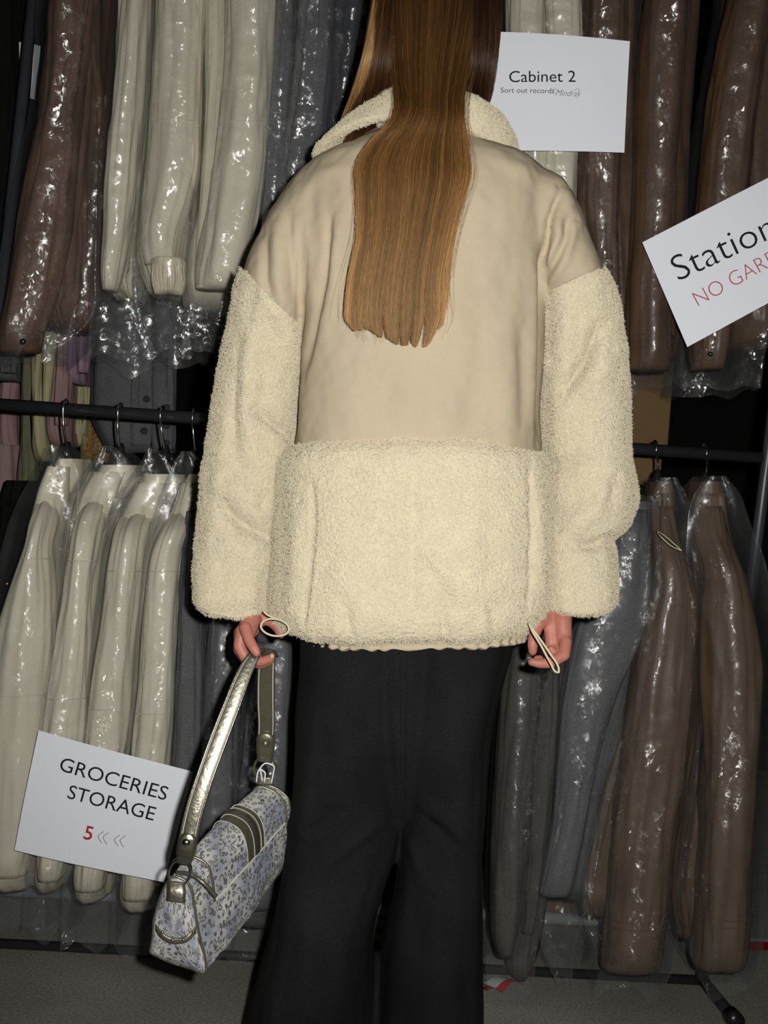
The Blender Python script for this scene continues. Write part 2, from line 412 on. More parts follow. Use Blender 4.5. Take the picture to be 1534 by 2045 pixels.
def mat_leopard():
    m = bpy.data.materials.new('blue_grey_leopard_print_satin'); m.use_nodes = True
    nt = m.node_tree; N = nt.nodes; Lk = nt.links; b = N['Principled BSDF']
    b.inputs['Roughness'].default_value = 0.42; b.inputs['Specular IOR Level'].default_value = 0.5
    uv = N.new('ShaderNodeTexCoord')
    n0 = N.new('ShaderNodeTexNoise'); n0.inputs['Scale'].default_value = 130
    Lk.new(uv.outputs['UV'], n0.inputs['Vector'])
    ad = N.new('ShaderNodeVectorMath'); ad.operation = 'MULTIPLY_ADD'; ad.inputs[1].default_value = (0.006,) * 3
    Lk.new(n0.outputs['Color'], ad.inputs[0]); Lk.new(uv.outputs['UV'], ad.inputs[2])
    mp = N.new('ShaderNodeMapping'); mp.inputs['Scale'].default_value = (1, 0.8, 1)
    Lk.new(ad.outputs[0], mp.inputs[0])
    v = N.new('ShaderNodeTexVoronoi'); v.inputs['Scale'].default_value = 138; v.inputs['Randomness'].default_value = 0.75
    Lk.new(mp.outputs[0], v.inputs['Vector'])
    ring = N.new('ShaderNodeValToRGB'); cr = ring.color_ramp
    cr.elements[0].position = 0.0; cr.elements[0].color = (0, 0, 0, 1)
    cr.elements[1].position = 0.20; cr.elements[1].color = (0, 0, 0, 1)
    for p, c in ((0.26, 1), (0.40, 1), (0.47, 0)):
        e = cr.elements.new(p); e.color = (c, c, c, 1)
    Lk.new(v.outputs['Distance'], ring.inputs[0])
    nb = N.new('ShaderNodeTexNoise'); nb.inputs['Scale'].default_value = 150; nb.inputs['Detail'].default_value = 1
    Lk.new(uv.outputs['UV'], nb.inputs['Vector'])
    br = N.new('ShaderNodeMapRange'); br.inputs[1].default_value = 0.37; br.inputs[2].default_value = 0.45
    Lk.new(nb.outputs['Fac'], br.inputs[0])
    mul = N.new('ShaderNodeMath'); mul.operation = 'MULTIPLY'
    Lk.new(ring.outputs[0], mul.inputs[0]); Lk.new(br.outputs[0], mul.inputs[1])
    big = N.new('ShaderNodeTexNoise'); big.inputs['Scale'].default_value = 22; big.inputs['Detail'].default_value = 1
    Lk.new(uv.outputs['UV'], big.inputs['Vector'])
    bg = N.new('ShaderNodeValToRGB'); g = bg.color_ramp
    g.elements[0].position = 0.38; g.elements[0].color = (0.27, 0.29, 0.35, 1)
    g.elements[1].position = 0.6; g.elements[1].color = (0.50, 0.50, 0.48, 1)
    Lk.new(big.outputs['Fac'], bg.inputs[0])
    tanm = N.new('ShaderNodeMapRange'); tanm.inputs[1].default_value = 0.24; tanm.inputs[2].default_value = 0.10
    Lk.new(v.outputs['Distance'], tanm.inputs[0])
    mA = N.new('ShaderNodeMix'); mA.data_type = 'RGBA'; mA.inputs[7].default_value = (0.36, 0.31, 0.21, 1)
    tm = N.new('ShaderNodeMath'); tm.operation = 'MULTIPLY'; tm.inputs[1].default_value = 0.7
    Lk.new(tanm.outputs[0], tm.inputs[0]); Lk.new(tm.outputs[0], mA.inputs[0]); Lk.new(bg.outputs[0], mA.inputs[6])
    dk = N.new('ShaderNodeMix'); dk.data_type = 'RGBA'; dk.inputs[7].default_value = (0.105, 0.10, 0.10, 1)
    Lk.new(mul.outputs[0], dk.inputs[0]); Lk.new(mA.outputs[2], dk.inputs[6])
    Lk.new(dk.outputs[2], b.inputs['Base Color'])
    return m
M['leopard'] = mat_leopard()

def mat_floor():
    m = mat('dusty_grey_concrete', (0.235, 0.235, 0.205), 0.85, 0.2, var=0.3, vscale=2.5, bump=0.2, bscale=60, bdist=0.002, speck=(160, 0.25))
    return m
M['floor'] = mat_floor()
M['wall'] = mat('black_painted_wall', (0.010, 0.010, 0.010), 0.95, 0.05, var=0.2, vscale=2)

def mat_hair():
    m = bpy.data.materials.new('long_brown_hair'); m.use_nodes = True
    nt = m.node_tree; N = nt.nodes; Lk = nt.links; N.clear()
    out = N.new('ShaderNodeOutputMaterial')
    at_ = N.new('ShaderNodeAttribute'); at_.attribute_name = 'tint'
    b = N.new('ShaderNodeBsdfHairPrincipled'); b.parametrization = 'COLOR'
    b.inputs['Roughness'].default_value = 0.32; b.inputs['Radial Roughness'].default_value = 0.6
    b.inputs['Random Roughness'].default_value = 0.3
    Lk.new(at_.outputs['Color'], b.inputs['Color'])
    d = N.new('ShaderNodeBsdfDiffuse'); Lk.new(at_.outputs['Color'], d.inputs['Color'])
    mx = N.new('ShaderNodeMixShader'); mx.inputs[0].default_value = 0.5
    Lk.new(b.outputs[0], mx.inputs[1]); Lk.new(d.outputs[0], mx.inputs[2])
    Lk.new(mx.outputs[0], out.inputs[0])
    return m
M['hair'] = mat_hair()
M['hair_base'] = mat('brown_hair_base', (0.055, 0.026, 0.012), 0.6, 0.3, var=0.3, vscale=30, stretch=(12, 12, 0.6))

# ------------------------------------------------------------------ room
def structure(name, V, F, m):
    o = mesh(name, V, F, m, smooth=False); o['kind'] = 'structure'; return o
structure('floor', [(-4, -1.5, 0), (4, -1.5, 0), (4, 4.6, 0), (-4, 4.6, 0)], [(0, 1, 2, 3)], M['floor'])
structure('wall_back', [(-4, 4.6, 0), (4, 4.6, 0), (4, 4.6, 3.4), (-4, 4.6, 3.4)], [(0, 1, 2, 3)], M['wall'])
structure('wall_left', [(-4, -1.5, 0), (-4, 4.6, 0), (-4, 4.6, 3.4), (-4, -1.5, 3.4)], [(0, 1, 2, 3)], M['wall'])
structure('wall_right', [(4, 4.6, 0), (4, -1.5, 0), (4, -1.5, 3.4), (4, 4.6, 3.4)], [(0, 1, 2, 3)], M['wall'])
structure('ceiling', [(-4, -1.5, 3.4), (-4, 4.6, 3.4), (4, 4.6, 3.4), (4, -1.5, 3.4)], [(0, 1, 2, 3)], M['wall'])

# ------------------------------------------------------------------ clothing rack
def floor_at(px, py, z=0.0):
    d = np.array([(px - 767.0) / FPX, -(py - 1022.5) / FPX, -1.0]) @ R3.T
    return C0 + d * ((z - CAM_H) / d[2])
YB = 2.40
rack = thing('clothing_rack', 'black steel two-tier clothing rack carrying the bagged coats', 'rack', (0, YB, 0))
def pxline(a, b, Ya=YB, Yb=YB): return [at(*a, Ya), at(*b, Yb)]
pl = pxline((68, -20), (-66, 1240), 2.38, 2.38); d = pl[1] - pl[0]
top = pl[0] + d * ((2.32 - pl[0][2]) / d[2]); bot = pl[0] + d * ((0.012 - pl[0][2]) / d[2])
tube_mesh('post', [top, bot], 0.0125, M['metal_blue'], rack, nu=14)
pr = pxline((1531, 930), (1400, 1958), 2.45, 2.45); d = pr[1] - pr[0]
topr = pr[0] + d * ((2.32 - pr[0][2]) / d[2]); botr = pr[0] + d * ((0.012 - pr[0][2]) / d[2])
tube_mesh('post', [topr, botr], 0.0125, M['metal_blue'], rack, nu=14)
bl = pxline((0, 808), (1492, 912), 2.38, 2.45); d = bl[1] - bl[0]
BAR0, BAR1 = bl[0] - d * 0.03, bl[1] + d * 0.02
tube_mesh('hanging_rail', [BAR0, BAR1], 0.0135, M['metal_black'], rack, nu=16)
tube_mesh('hanging_rail', [top + [0, 0, -0.02], topr + [0, 0, -0.02]], 0.0135, M['metal_black'], rack, nu=14)
fl0 = floor_at(0, 1884, 0.0115); fl1 = floor_at(1404, 1958, 0.0115)
dd = fl1 - fl0; fl0 = fl0 - dd * 0.08
tube_mesh('floor_rail', [fl0, fl1], 0.0105, M['metal_black'], rack, nu=12)
YR = 2.78
r0, r1 = floor_at(-60, 1774, 0.018), floor_at(1420, 1850, 0.018)
tube_mesh('floor_rail', [r0, r1], 0.016, M['chrome_dull'] if 'chrome_dull' in M else mat('grey_steel', (0.34, 0.345, 0.345), 0.45, 0.5, var=0.08), rack, nu=12, label='grey rear floor rail')
f1 = fl1; f2 = floor_at(1467, 2036, 0.016)
tube_mesh('foot', [f1, f2], 0.0125, M['metal_black'], rack, nu=12)
tube_mesh('foot', [f1 + [0, 0.0, 0], r1], 0.0115, M['metal_black'], rack, nu=12)
e = (f2 - f1); e /= np.linalg.norm(e)
cp = tube_mesh('end_cap', [f2 - e * 0.022, f2 + e * 0.012], 0.018, M['plastic_black'], rack, nu=12)
tube_mesh('foot', [fl0, fl0 + [0.02, -0.2, 0.003]], 0.0125, M['metal_black'], rack, nu=12)
tube_mesh('foot', [fl0, r0], 0.0115, M['metal_black'], rack, nu=12)

def bar_at(px):
    """point of the lower rail under pixel column px"""
    t = np.linspace(0, 1, 400)[:, None]; P = BAR0 + (BAR1 - BAR0) * t
    rel = (P - C0) @ R3
    x = 767 + FPX * rel[:, 0] / -rel[:, 2]
    return P[np.argmin(abs(x - px))]

# ------------------------------------------------------------------ hangers
def hanger(px, neck, label):
    """hook over the rail at pixel column px, neck at pixel point"""
    b = bar_at(px); n = at(*neck, YB - 0.01)
    t = thing('clothes_hanger', label, 'hanger', n, 'hangers on the lower rail')
    r = 0.0205; a = np.linspace(math.radians(215), math.radians(-10), 12)   # over the top, coming down on the camera side
    arc = [b + [0, r * math.cos(q), r * math.sin(q)] for q in a]
    arc = [p for p in arc]
    pts = [b + [0.0, r * math.cos(q), r * math.sin(q)] for q in np.linspace(math.radians(-20), math.radians(190), 12)]
    pts += [b + (n - b) * 0.35 + [0, -0.022, 0], n + [0, -0.004, 0.0]]
    P = tube(pts, 0.0027, 8, 40)
    loft_mesh('hook', P, M['chrome'], t, cap0=True, cap1=True)
    nk = tube([n + [0, 0, 0.012], n, n + [0, 0, -0.015], n + [0, 0, -0.028]], [0.006, 0.010, 0.013, 0.012], 12, 14)
    loft_mesh('neck', nk, M['plastic_black'], t, cap0=True, cap1=True)
    for s in (-1, 1):
        arm = tube([n + [0, 0, -0.02], n + [0, s * 0.03, -0.045], n + [0, s * 0.06, -0.095], n + [0, s * 0.075, -0.14]],
                   [0.010, 0.010, 0.010, 0.008], 10, 16)
        loft_mesh('arm', arm, M['plastic_black'], t, cap0=True, cap1=True)
    return t

# ------------------------------------------------------------------ garments and their plastic covers
SEED = [11.0]
def fold_disp(P, N, a, s, amp, nf, lowf=2.2, fine=0.3, crisp=0.5):
    """long soft folds running down the cloth"""
    SEED[0] += 3.7
    sd = SEED[0]
    q = np.stack([np.cos(a)[None] * nf + 0 * s[:, None], np.sin(a)[None] * nf + 0 * s[:, None], s[:, None] * lowf + 0 * a[None] + sd], -1)
    d = perlin(q) * amp
    d += fine * amp * perlin(np.stack([np.cos(a)[None] * nf * 2.2 + 0 * s[:, None], np.sin(a)[None] * nf * 2.2 + 0 * s[:, None], s[:, None] * 9 + sd * 1.7 + 0 * a[None]], -1))
    z0 = perlin(np.stack([np.cos(a)[None] * nf * 1.25 + 0 * s[:, None], np.sin(a)[None] * nf * 1.25 + 0 * s[:, None], s[:, None] * 1.7 + sd * 2.3 + 0 * a[None]], -1))
    d -= crisp * amp * np.exp(-(z0 / 0.07) ** 2)
    return P + N * d[..., None]

CUR = []
def cloth_tube(name, st, Y, hd, m, parent, amp=0.007, nf=1.8, ex=2.3, nv=None, nu=64, cuff=None, bulge=True, fine=0.45, **k):
    S = rows(st, Y, hd)
    P, s, a = ring_loft(S, nv or 90, 180 if cuff else nu, ex)
    fe = np.clip((s - (s[-1] - 0.05)) / 0.05, 0, 1)[:, None] ** 2
    yc = P[..., 1].mean(1, keepdims=True); P[..., 1] = yc + (P[..., 1] - yc) * (1 - 0.35 * fe)
    N = normals(P)
    P0 = P; P = fold_disp(P, N, a, s, amp, nf, fine=fine); P = P0 + (P - P0) * (1 - 0.75 * fe)[..., None]
    if cuff:                                  # gathered elastic band at the lower end
        L = s[-1]; band = np.clip((s - (L - cuff)) / 0.012, 0, 1)[:, None]
        N = normals(P)
        P = P - N * (0.006 * band)[..., None] + N * (band * 0.0022 * np.sin(a * 26)[None])[..., None]
    CUR.append(P)
    return loft_mesh(name, P, m, parent, cap0=True, cap1=True, **k)

def seam(name, st, Y, hd, frac, m, parent, ex=2.3, lift=0.004, r=0.0011):
    """a stitched seam line running round the front of a cloth tube at a height fraction"""
    P, s, a = ring_loft(rows(st, Y, hd), 70, 60, ex)
    i = int(frac * 69); seg = P[i, 30:60]
    seg = seg + np.array([0, -lift, 0]) + np.array([0, 0, 1])[None] * (0.004 * np.sin(np.linspace(0, 3, 30)))[:, None]
    return tube_mesh(name, seg, r, m, parent, nu=5)

def height_map(tubes, back):
    """front surface (smallest depth) of the cloth on a 5 mm grid, hollows bridged as a taut film would"""
    A = np.concatenate([t.reshape(-1, 3) for t in tubes]); h = 0.005
    lo = A.min(0) - 0.12; n = ((A.max(0) + 0.12 - lo) / h).astype(int) + 1
    H = np.full((n[0], n[2]), back)
    for t in tubes:
        nv, nu = t.shape[:2]
        for k in np.linspace(0, 1, 4, endpoint=False):        # fill between rows and columns
            for q in np.linspace(0, 1, 3, endpoint=False):
                T = t[:-1] * (1 - k) + t[1:] * k
                T = T * (1 - q) + np.roll(T, -1, 1) * q
                I = ((T - lo) / h + 0.5).astype(int)
                np.minimum.at(H, (I[..., 0].ravel(), I[..., 2].ravel()), T[..., 1].ravel())
    def blur(X):
        Y = np.pad(X, 1, mode='edge'); Y = (Y[:-2] + Y[1:-1] + Y[2:]) / 3; return (Y[:, :-2] + Y[:, 1:-1] + Y[:, 2:]) / 3
    for _ in range(14): H = np.minimum(H, blur(H))
    for _ in range(3): H = blur(H)
    return H, lo, h
def film(name, st, Y, hd, label, m=0, amp=0.004, nv=190, nu=110, ex=2.4, ragged=0.03, group='clear plastic garment covers', crease=0.0032):
    """a loose thin polythene cover clinging to the cloth in front, open at the bottom"""
    SEED[0] += 5.3; sd = SEED[0]
    P, s, a = ring_loft(rows(st, Y, hd), nv, nu, ex)
    H, lo, h = height_map(CUR, Y - 0.35 * hd)
    fx = (P[..., 0] - lo[0]) / h; fz = (P[..., 2] - lo[2]) / h
    i = np.clip(fx.astype(int), 0, H.shape[0] - 2); k = np.clip(fz.astype(int), 0, H.shape[1] - 2)
    u = np.clip(fx - i, 0, 1); v = np.clip(fz - k, 0, 1)
    hy = (H[i, k] * (1 - u) + H[i + 1, k] * u) * (1 - v) + (H[i, k + 1] * (1 - u) + H[i + 1, k + 1] * u) * v
    fs = np.clip(-np.sin(a) / 0.45, 0, 1); fs = (fs * fs * (3 - 2 * fs))[None]
    P[..., 1] = P[..., 1] * (1 - fs) + (hy - 0.011) * fs
    N = normals(P)
    q = P * [0.75, 0.75, 1.2]
    ca, sa_ = np.cos(a)[None] + 0 * s[:, None], np.sin(a)[None] + 0 * s[:, None]
    d = amp * perlin(np.stack([ca * 1.6, sa_ * 1.6, s[:, None] * 2.6 + sd + 0 * a[None]], -1))
    pat = np.clip(0.75 + 1.2 * perlin(P * [8, 8, 4] + sd), 0.35, 1.4)
    d += crease * pat * (0.6 - np.abs(perlin(q * 17 + sd)) * 2.0 + 0.3 - 0.7 * np.abs(perlin(q * 38 + sd * 2)))
    side = np.clip(np.abs(np.cos(a)), 0, 1)[None] ** 6
    P = P + N * (d * (1 - 0.6 * side))[..., None]
    end = np.clip((s - (s[-1] - 0.12)) / 0.12, 0, 1) ** 2
    P[..., 2] += (ragged * perlin(np.stack([a * 1.3, a * 0 + sd, a * 0], -1)))[None] * end[:, None]
    P[..., 0] += 0.006 * perlin(np.stack([a * 0 + sd, a * 0.7, a * 0], -1))[None] * end[:, None]
    o = loft_mesh(name, P, FILM[m])
    org = P[-1].mean(0)
    setco(o, co(o) - org); o.location = tuple(org)
    return tag(o, label, 'plastic cover', group)

def garment(name, label, cat, base, group):
    CUR.clear()
    return thing(name, label, cat, at(base[0], base[1], YB), group)
GT, GL = 'coats on the upper rail', 'coats on the lower rail'

# --- upper tier
def upper(name, label, base): return garment(name, label, 'coat', base, GT)

g = upper('brown_coat', 'reddish brown coat with a long creased sleeve hanging next to the rack post', (120, 690))
cloth_tube('body', [(-170, 175, 215), (-120, 150, 250), (0, 140, 226), (200, 140, 222), (400, 120, 214), (560, 92, 209), (640, 92, 200), (662, 100, 192)], 2.42, 0.15, M['redbrown'], g, 0.012, 2.2, cuff=0.05)
ST = [(-125, 150, 200), (-60, 112, 205), (0, 102, 192), (150, 93, 172), (300, 68, 158), (450, 38, 142), (600, 14, 112), (665, 4, 86), (704, 0, 78)]
cloth_tube('sleeve', ST, 2.24, 0.05, M['redbrown'], g, 0.010, 1.8)
cloth_tube('cuff', [(672, 3, 86), (704, -1, 80)], 2.24, 0.053, M['brown'], g, 0.002, nv=8)
tube_mesh('button', [at(46, 682, 2.182), at(46, 682, 2.176)], 0.006, M['plastic_black'], g, nu=12)
film('garment_bag', [(-170, 165, 215), (-120, 135, 235), (0, 95, 228), (200, 82, 224), (400, 38, 216), (560, 8, 212), (640, -2, 205), (700, -5, 150), (722, -8, 120)], 2.33, 0.155, 'clear plastic cover streaked with glare over the reddish brown coat by the post')

g = upper('cream_jacket', 'cream cotton jacket next to the reddish brown coat, elastic hem showing', (255, 600))
cloth_tube('body', [(-170, 270, 320), (-110, 262, 330), (0, 262, 322), (200, 250, 314), (400, 240, 300), (540, 232, 287), (600, 232, 282)], 2.40, 0.17, M['cream'], g, 0.008, 2.2, cuff=0.045)
cloth_tube('sleeve', [(-120, 262, 310), (0, 249, 300), (150, 236, 288), (300, 218, 275), (350, 213, 272), (450, 210, 262), (560, 206, 242), (580, 207, 236)], 2.25, 0.045, M['cream'], g, 0.007, 1.6)
film('garment_bag', [(-170, 262, 322), (-110, 250, 328), (0, 243, 318), (200, 225, 310), (400, 206, 298), (560, 198, 288), (640, 192, 300), (725, 188, 330)], 2.33, 0.15, 'clear plastic cover over the cream jacket nearest the reddish brown coat', 1)

g = upper('cream_jacket', 'middle cream jacket of three, with gathered cuff and angled pocket edge', (335, 590))
cloth_tube('body', [(-170, 335, 385), (-110, 322, 420), (0, 322, 412), (200, 314, 410), (350, 302, 402), (500, 287, 392), (560, 290, 385), (590, 298, 378)], 2.40, 0.17, M['cream'], g, 0.006, 2.2, cuff=0.05)
cloth_tube('sleeve', [(-120, 330, 400), (0, 320, 408), (150, 312, 405), (250, 306, 402), (340, 300, 398), (400, 295, 384), (470, 288, 360), (530, 290, 352)], 2.25, 0.05, M['cream'], g, 0.006, 1.5)
cloth_tube('cuff', [(522, 305, 372, 2.24), (560, 300, 376, 2.24), (588, 306, 368, 2.24)], 2.24, 0.05, M['cream_rib'], g, 0.003, nv=30, cuff=0.06)
seam('seam', [(-120, 330, 400), (0, 320, 408), (150, 312, 405), (250, 306, 402), (340, 300, 398), (530, 290, 352)], 2.25, 0.05, 0.58, M['stitch'], g)
film('garment_bag', [(-170, 328, 392), (-110, 316, 422), (0, 314, 415), (200, 306, 413), (350, 296, 404), (500, 280, 395), (600, 278, 392), (700, 282, 395), (712, 285, 398)], 2.32, 0.15, 'clear plastic cover over the middle one of the three cream jackets', 2)

g = upper('cream_jacket', 'widest cream jacket, straight hem, hanging against the grey coats', (460, 580))
cloth_tube('body', [(-170, 440, 500), (-110, 420, 545), (0, 413, 556), (200, 411, 550), (330, 404, 540), (450, 396, 525), (560, 372, 488), (618, 370, 482)], 2.41, 0.16, M['cream'], g, 0.006, 2.4)
cloth_tube('sleeve', [(-120, 450, 530), (0, 450, 550), (150, 447, 548), (300, 432, 540), (400, 418, 528), (500, 402, 508), (560, 394, 488), (578, 393, 482)], 2.24, 0.06, M['cream'], g, 0.008, 1.6)
cloth_tube('sleeve', [(-100, 415, 455), (0, 413, 456), (250, 410, 448), (380, 402, 436), (480, 396, 420), (560, 392, 410)], 2.28, 0.045, M['cream'], g, 0.004, 1.6)
seam('seam', [(-120, 450, 530), (0, 450, 550), (150, 447, 548), (300, 432, 540), (578, 393, 482)], 2.24, 0.06, 0.56, M['stitch'], g)
film('garment_bag', [(-170, 432, 505), (-110, 416, 548), (0, 408, 560), (200, 406, 556), (330, 398, 546), (450, 388, 530), (560, 380, 498), (640, 378, 470), (700, 372, 470), (712, 372, 470)], 2.32, 0.165, 'clear plastic cover with a bright crackled glare over the widest cream jacket', 0, crease=0.0038)

g = upper('grey_coat', 'narrow grey wool coat pressed against the widest cream jacket', (540, 640))
cloth_tube('body', [(-170, 545, 580), (-110, 545, 600), (0, 548, 606), (200, 538, 594), (400, 520, 580), (640, 500, 570), (700, 500, 565)], 2.38, 0.15, M['grey'], g, 0.008, 2.0)
cloth_tube('sleeve', [(-110, 560, 595), (0, 556, 598), (200, 545, 586), (400, 528, 575), (660, 505, 560)], 2.27, 0.045, M['grey'], g, 0.005, 1.6)
film('garment_bag', [(-170, 545, 582), (-110, 546, 606), (0, 550, 606), (200, 538, 594), (400, 520, 582), (640, 492, 575), (725, 470, 570)], 2.34, 0.135, 'clear plastic cover over the narrow grey coat beside the widest cream jacket', 1)
g = upper('grey_coat', 'mid grey wool coat, smooth and wide, above her shoulder', (600, 640))
cloth_tube('body', [(-170, 600, 650), (-110, 592, 668), (0, 590, 670), (200, 578, 655), (330, 548, 645), (640, 540, 640), (700, 540, 640)], 2.40, 0.16, M['grey'], g, 0.008, 2.0)
cloth_tube('sleeve', [(-120, 600, 660), (0, 595, 666), (150, 586, 660), (330, 560, 645), (660, 548, 630)], 2.26, 0.05, M['grey'], g, 0.007, 1.6)
film('garment_bag', [(-170, 592, 655), (-110, 588, 672), (0, 586, 672), (200, 572, 660), (400, 545, 645), (640, 535, 645), (725, 535, 645)], 2.33, 0.15, 'clear plastic cover with wrinkled glare over the mid grey coat', 2, crease=0.004)
g = upper('charcoal_coat', 'charcoal wool coat half hidden by the blonde strand of hair', (690, 640))
cloth_tube('body', [(-170, 690, 730), (-110, 675, 770), (0, 668, 765), (200, 650, 750), (400, 640, 740), (700, 635, 735)], 2.40, 0.16, M['darkgrey'], g, 0.010, 2.0)
cloth_tube('sleeve', [(-120, 685, 740), (0, 672, 735), (200, 655, 715), (660, 640, 700)], 2.27, 0.05, M['darkgrey'], g, 0.007, 1.6)
film('garment_bag', [(-170, 685, 735), (-110, 672, 775), (0, 664, 770), (200, 647, 755), (400, 636, 745), (725, 632, 740)], 2.33, 0.15, 'clear plastic cover over the charcoal coat beside her hair', 0, crease=0.004)
g = upper('charcoal_coat', 'charcoal coat hanging directly behind her head, seen only past her hair', (960, 640))
cloth_tube('body', [(-170, 940, 980), (-110, 900, 1010), (0, 890, 1012), (200, 880, 1008), (400, 870, 990), (700, 860, 985)], 2.42, 0.16, M['darkgrey'], g, 0.010, 2.0)
cloth_tube('sleeve', [(-120, 920, 990), (0, 915, 1000), (200, 900, 985), (660, 880, 960)], 2.28, 0.05, M['darkgrey'], g, 0.007, 1.6)

g = upper('cream_jacket', 'cream jacket behind the Cabinet 2 sheet, shoulder showing above and below it', (1090, 560))
cloth_tube('body', [(-170, 1060, 1120), (-110, 1015, 1150), (0, 1008, 1166), (150, 1018, 1166), (300, 1040, 1158), (420, 1060, 1150), (580, 1050, 1140)], 2.42, 0.15, M['cream'], g, 0.008, 2.2)
cloth_tube('sleeve', [(-120, 1030, 1080), (0, 1012, 1086), (120, 1014, 1090), (300, 1035, 1110), (560, 1030, 1090)], 2.26, 0.05, M['cream'], g, 0.007, 1.6)
cloth_tube('sleeve', [(-120, 1085, 1140), (0, 1084, 1162), (120, 1088, 1164), (300, 1085, 1154), (420, 1085, 1146), (560, 1080, 1130)], 2.26, 0.055, M['cream'], g, 0.006, 1.6)
film('garment_bag', [(-170, 1050, 1128), (-110, 1008, 1158), (0, 1000, 1172), (150, 1008, 1172), (300, 1030, 1166), (420, 1045, 1160), (640, 1035, 1150)], 2.33, 0.155, 'clear plastic cover over the cream jacket behind the Cabinet 2 sheet', 1, crease=0.004)
g = upper('brown_coat', 'dark brown coat tucked close behind her shoulder under the Cabinet 2 sheet', (1200, 720))
cloth_tube('body', [(-170, 1190, 1240), (-110, 1165, 1275), (0, 1168, 1268), (200, 1168, 1262), (380, 1160, 1262), (500, 1175, 1262), (720, 1195, 1262)], 2.43, 0.15, M['brown'], g, 0.010, 2.2)
cloth_tube('sleeve', [(-120, 1180, 1240), (0, 1170, 1250), (200, 1160, 1245), (330, 1156, 1240), (400, 1155, 1236), (500, 1165, 1232), (700, 1190, 1238)], 2.27, 0.05, M['brown'], g, 0.007, 1.6)
film('garment_bag', [(-170, 1180, 1245), (-110, 1160, 1275), (0, 1162, 1270), (200, 1152, 1262), (400, 1148, 1260), (500, 1160, 1258), (740, 1185, 1262)], 2.34, 0.15, 'clear plastic cover over the dark brown coat behind her shoulder', 2, crease=0.0038)
g = upper('brown_coat', 'brown leather coat with a straight column sleeve and stitched hem bands', (1295, 740))
H10 = [(-120, 1300, 1375), (0, 1287, 1374), (100, 1274, 1368), (300, 1266, 1352), (450, 1260, 1347), (600, 1250, 1343), (700, 1247, 1341), (740, 1246, 1338)]
cloth_tube('body', [(-170, 1310, 1360), (-110, 1290, 1395), (0, 1278, 1388), (200, 1262, 1366), (450, 1250, 1352), (720, 1245, 1345)], 2.44, 0.15, M['brown'], g, 0.010, 2.2)
cloth_tube('sleeve', H10, 2.25, 0.058, M['brown'], g, 0.005, 1.4, ex=2.0)
for f in (0.935, 0.952, 0.968): seam('seam', H10, 2.25, 0.058, f, M['redbrown'], g, ex=2.0, lift=0.003)
film('garment_bag', [(-170, 1302, 1368), (-110, 1284, 1395), (0, 1272, 1386), (150, 1262, 1374), (300, 1258, 1362), (450, 1252, 1358), (600, 1244, 1354), (740, 1240, 1352), (775, 1238, 1362)], 2.345, 0.165, 'clear plastic cover with one long vertical glare over the straight brown coat', 0, ex=2.0, crease=0.0025)
g = upper('brown_coat', 'brown coat partly covered by the tilted Station sheet', (1440, 735))
cloth_tube('body', [(-170, 1490, 1540), (-110, 1455, 1600), (0, 1450, 1600), (200, 1420, 1590), (450, 1400, 1570), (640, 1420, 1545), (700, 1430, 1540)], 2.44, 0.15, M['brown'], g, 0.012, 2.2)
cloth_tube('sleeve', [(-120, 1475, 1560), (0, 1458, 1548), (100, 1434, 1528), (300, 1404, 1500), (450, 1392, 1485), (600, 1384, 1465), (690, 1380, 1452), (738, 1384, 1446)], 2.25, 0.055, M['brown'], g, 0.007, 1.6)
tube_mesh('button', [at(1419, 707, 2.190), at(1419, 707, 2.184)], 0.005, M['plastic_black'], g, nu=12)
film('garment_bag', [(-170, 1480, 1550), (-110, 1450, 1595), (0, 1440, 1590), (150, 1412, 1575), (300, 1388, 1560), (450, 1372, 1545), (600, 1355, 1530), (740, 1345, 1505), (782, 1338, 1500)], 2.345, 0.165, 'clear plastic cover over the brown coat under the Station sheet', 1, crease=0.004)
g = upper('black_coat', 'black coat hanging beyond the rack post at the dark end', (10, 640))
cloth_tube('body', [(-170, 30, 60), (-110, -20, 100), (0, -30, 100), (300, -60, 85), (700, -80, 40)], 2.62, 0.10, M['black'], g, 0.012, 2.2)
cloth_tube('sleeve', [(-100, -10, 50), (300, -40, 40), (660, -70, 0)], 2.50, 0.04, M['black'], g, 0.008, 1.6)
for (p, lab) in ((((36, 84), (43, 84), (38, 166), (31, 168)), 'thin white card slip hanging on the outer side of the rack post'),
                 (((68, 88), (81, 92), (72, 200), (60, 196)), 'larger white card slip between the rack post and reddish brown coat')):
    q = np.array([at(*a, 2.485) for a in p])
    c = q.mean(0); V = np.vstack([q, q + [0, 0.001, 0]]) - c
    o = mesh('card_slip', V, [(0, 1, 2, 3), (7, 6, 5, 4), (0, 4, 5, 1), (1, 5, 6, 2), (2, 6, 7, 3), (3, 7, 4, 0)], M['tag'], smooth=False)
    o.location = tuple(c); tag(o, lab, 'tag', 'white card slips by the post')

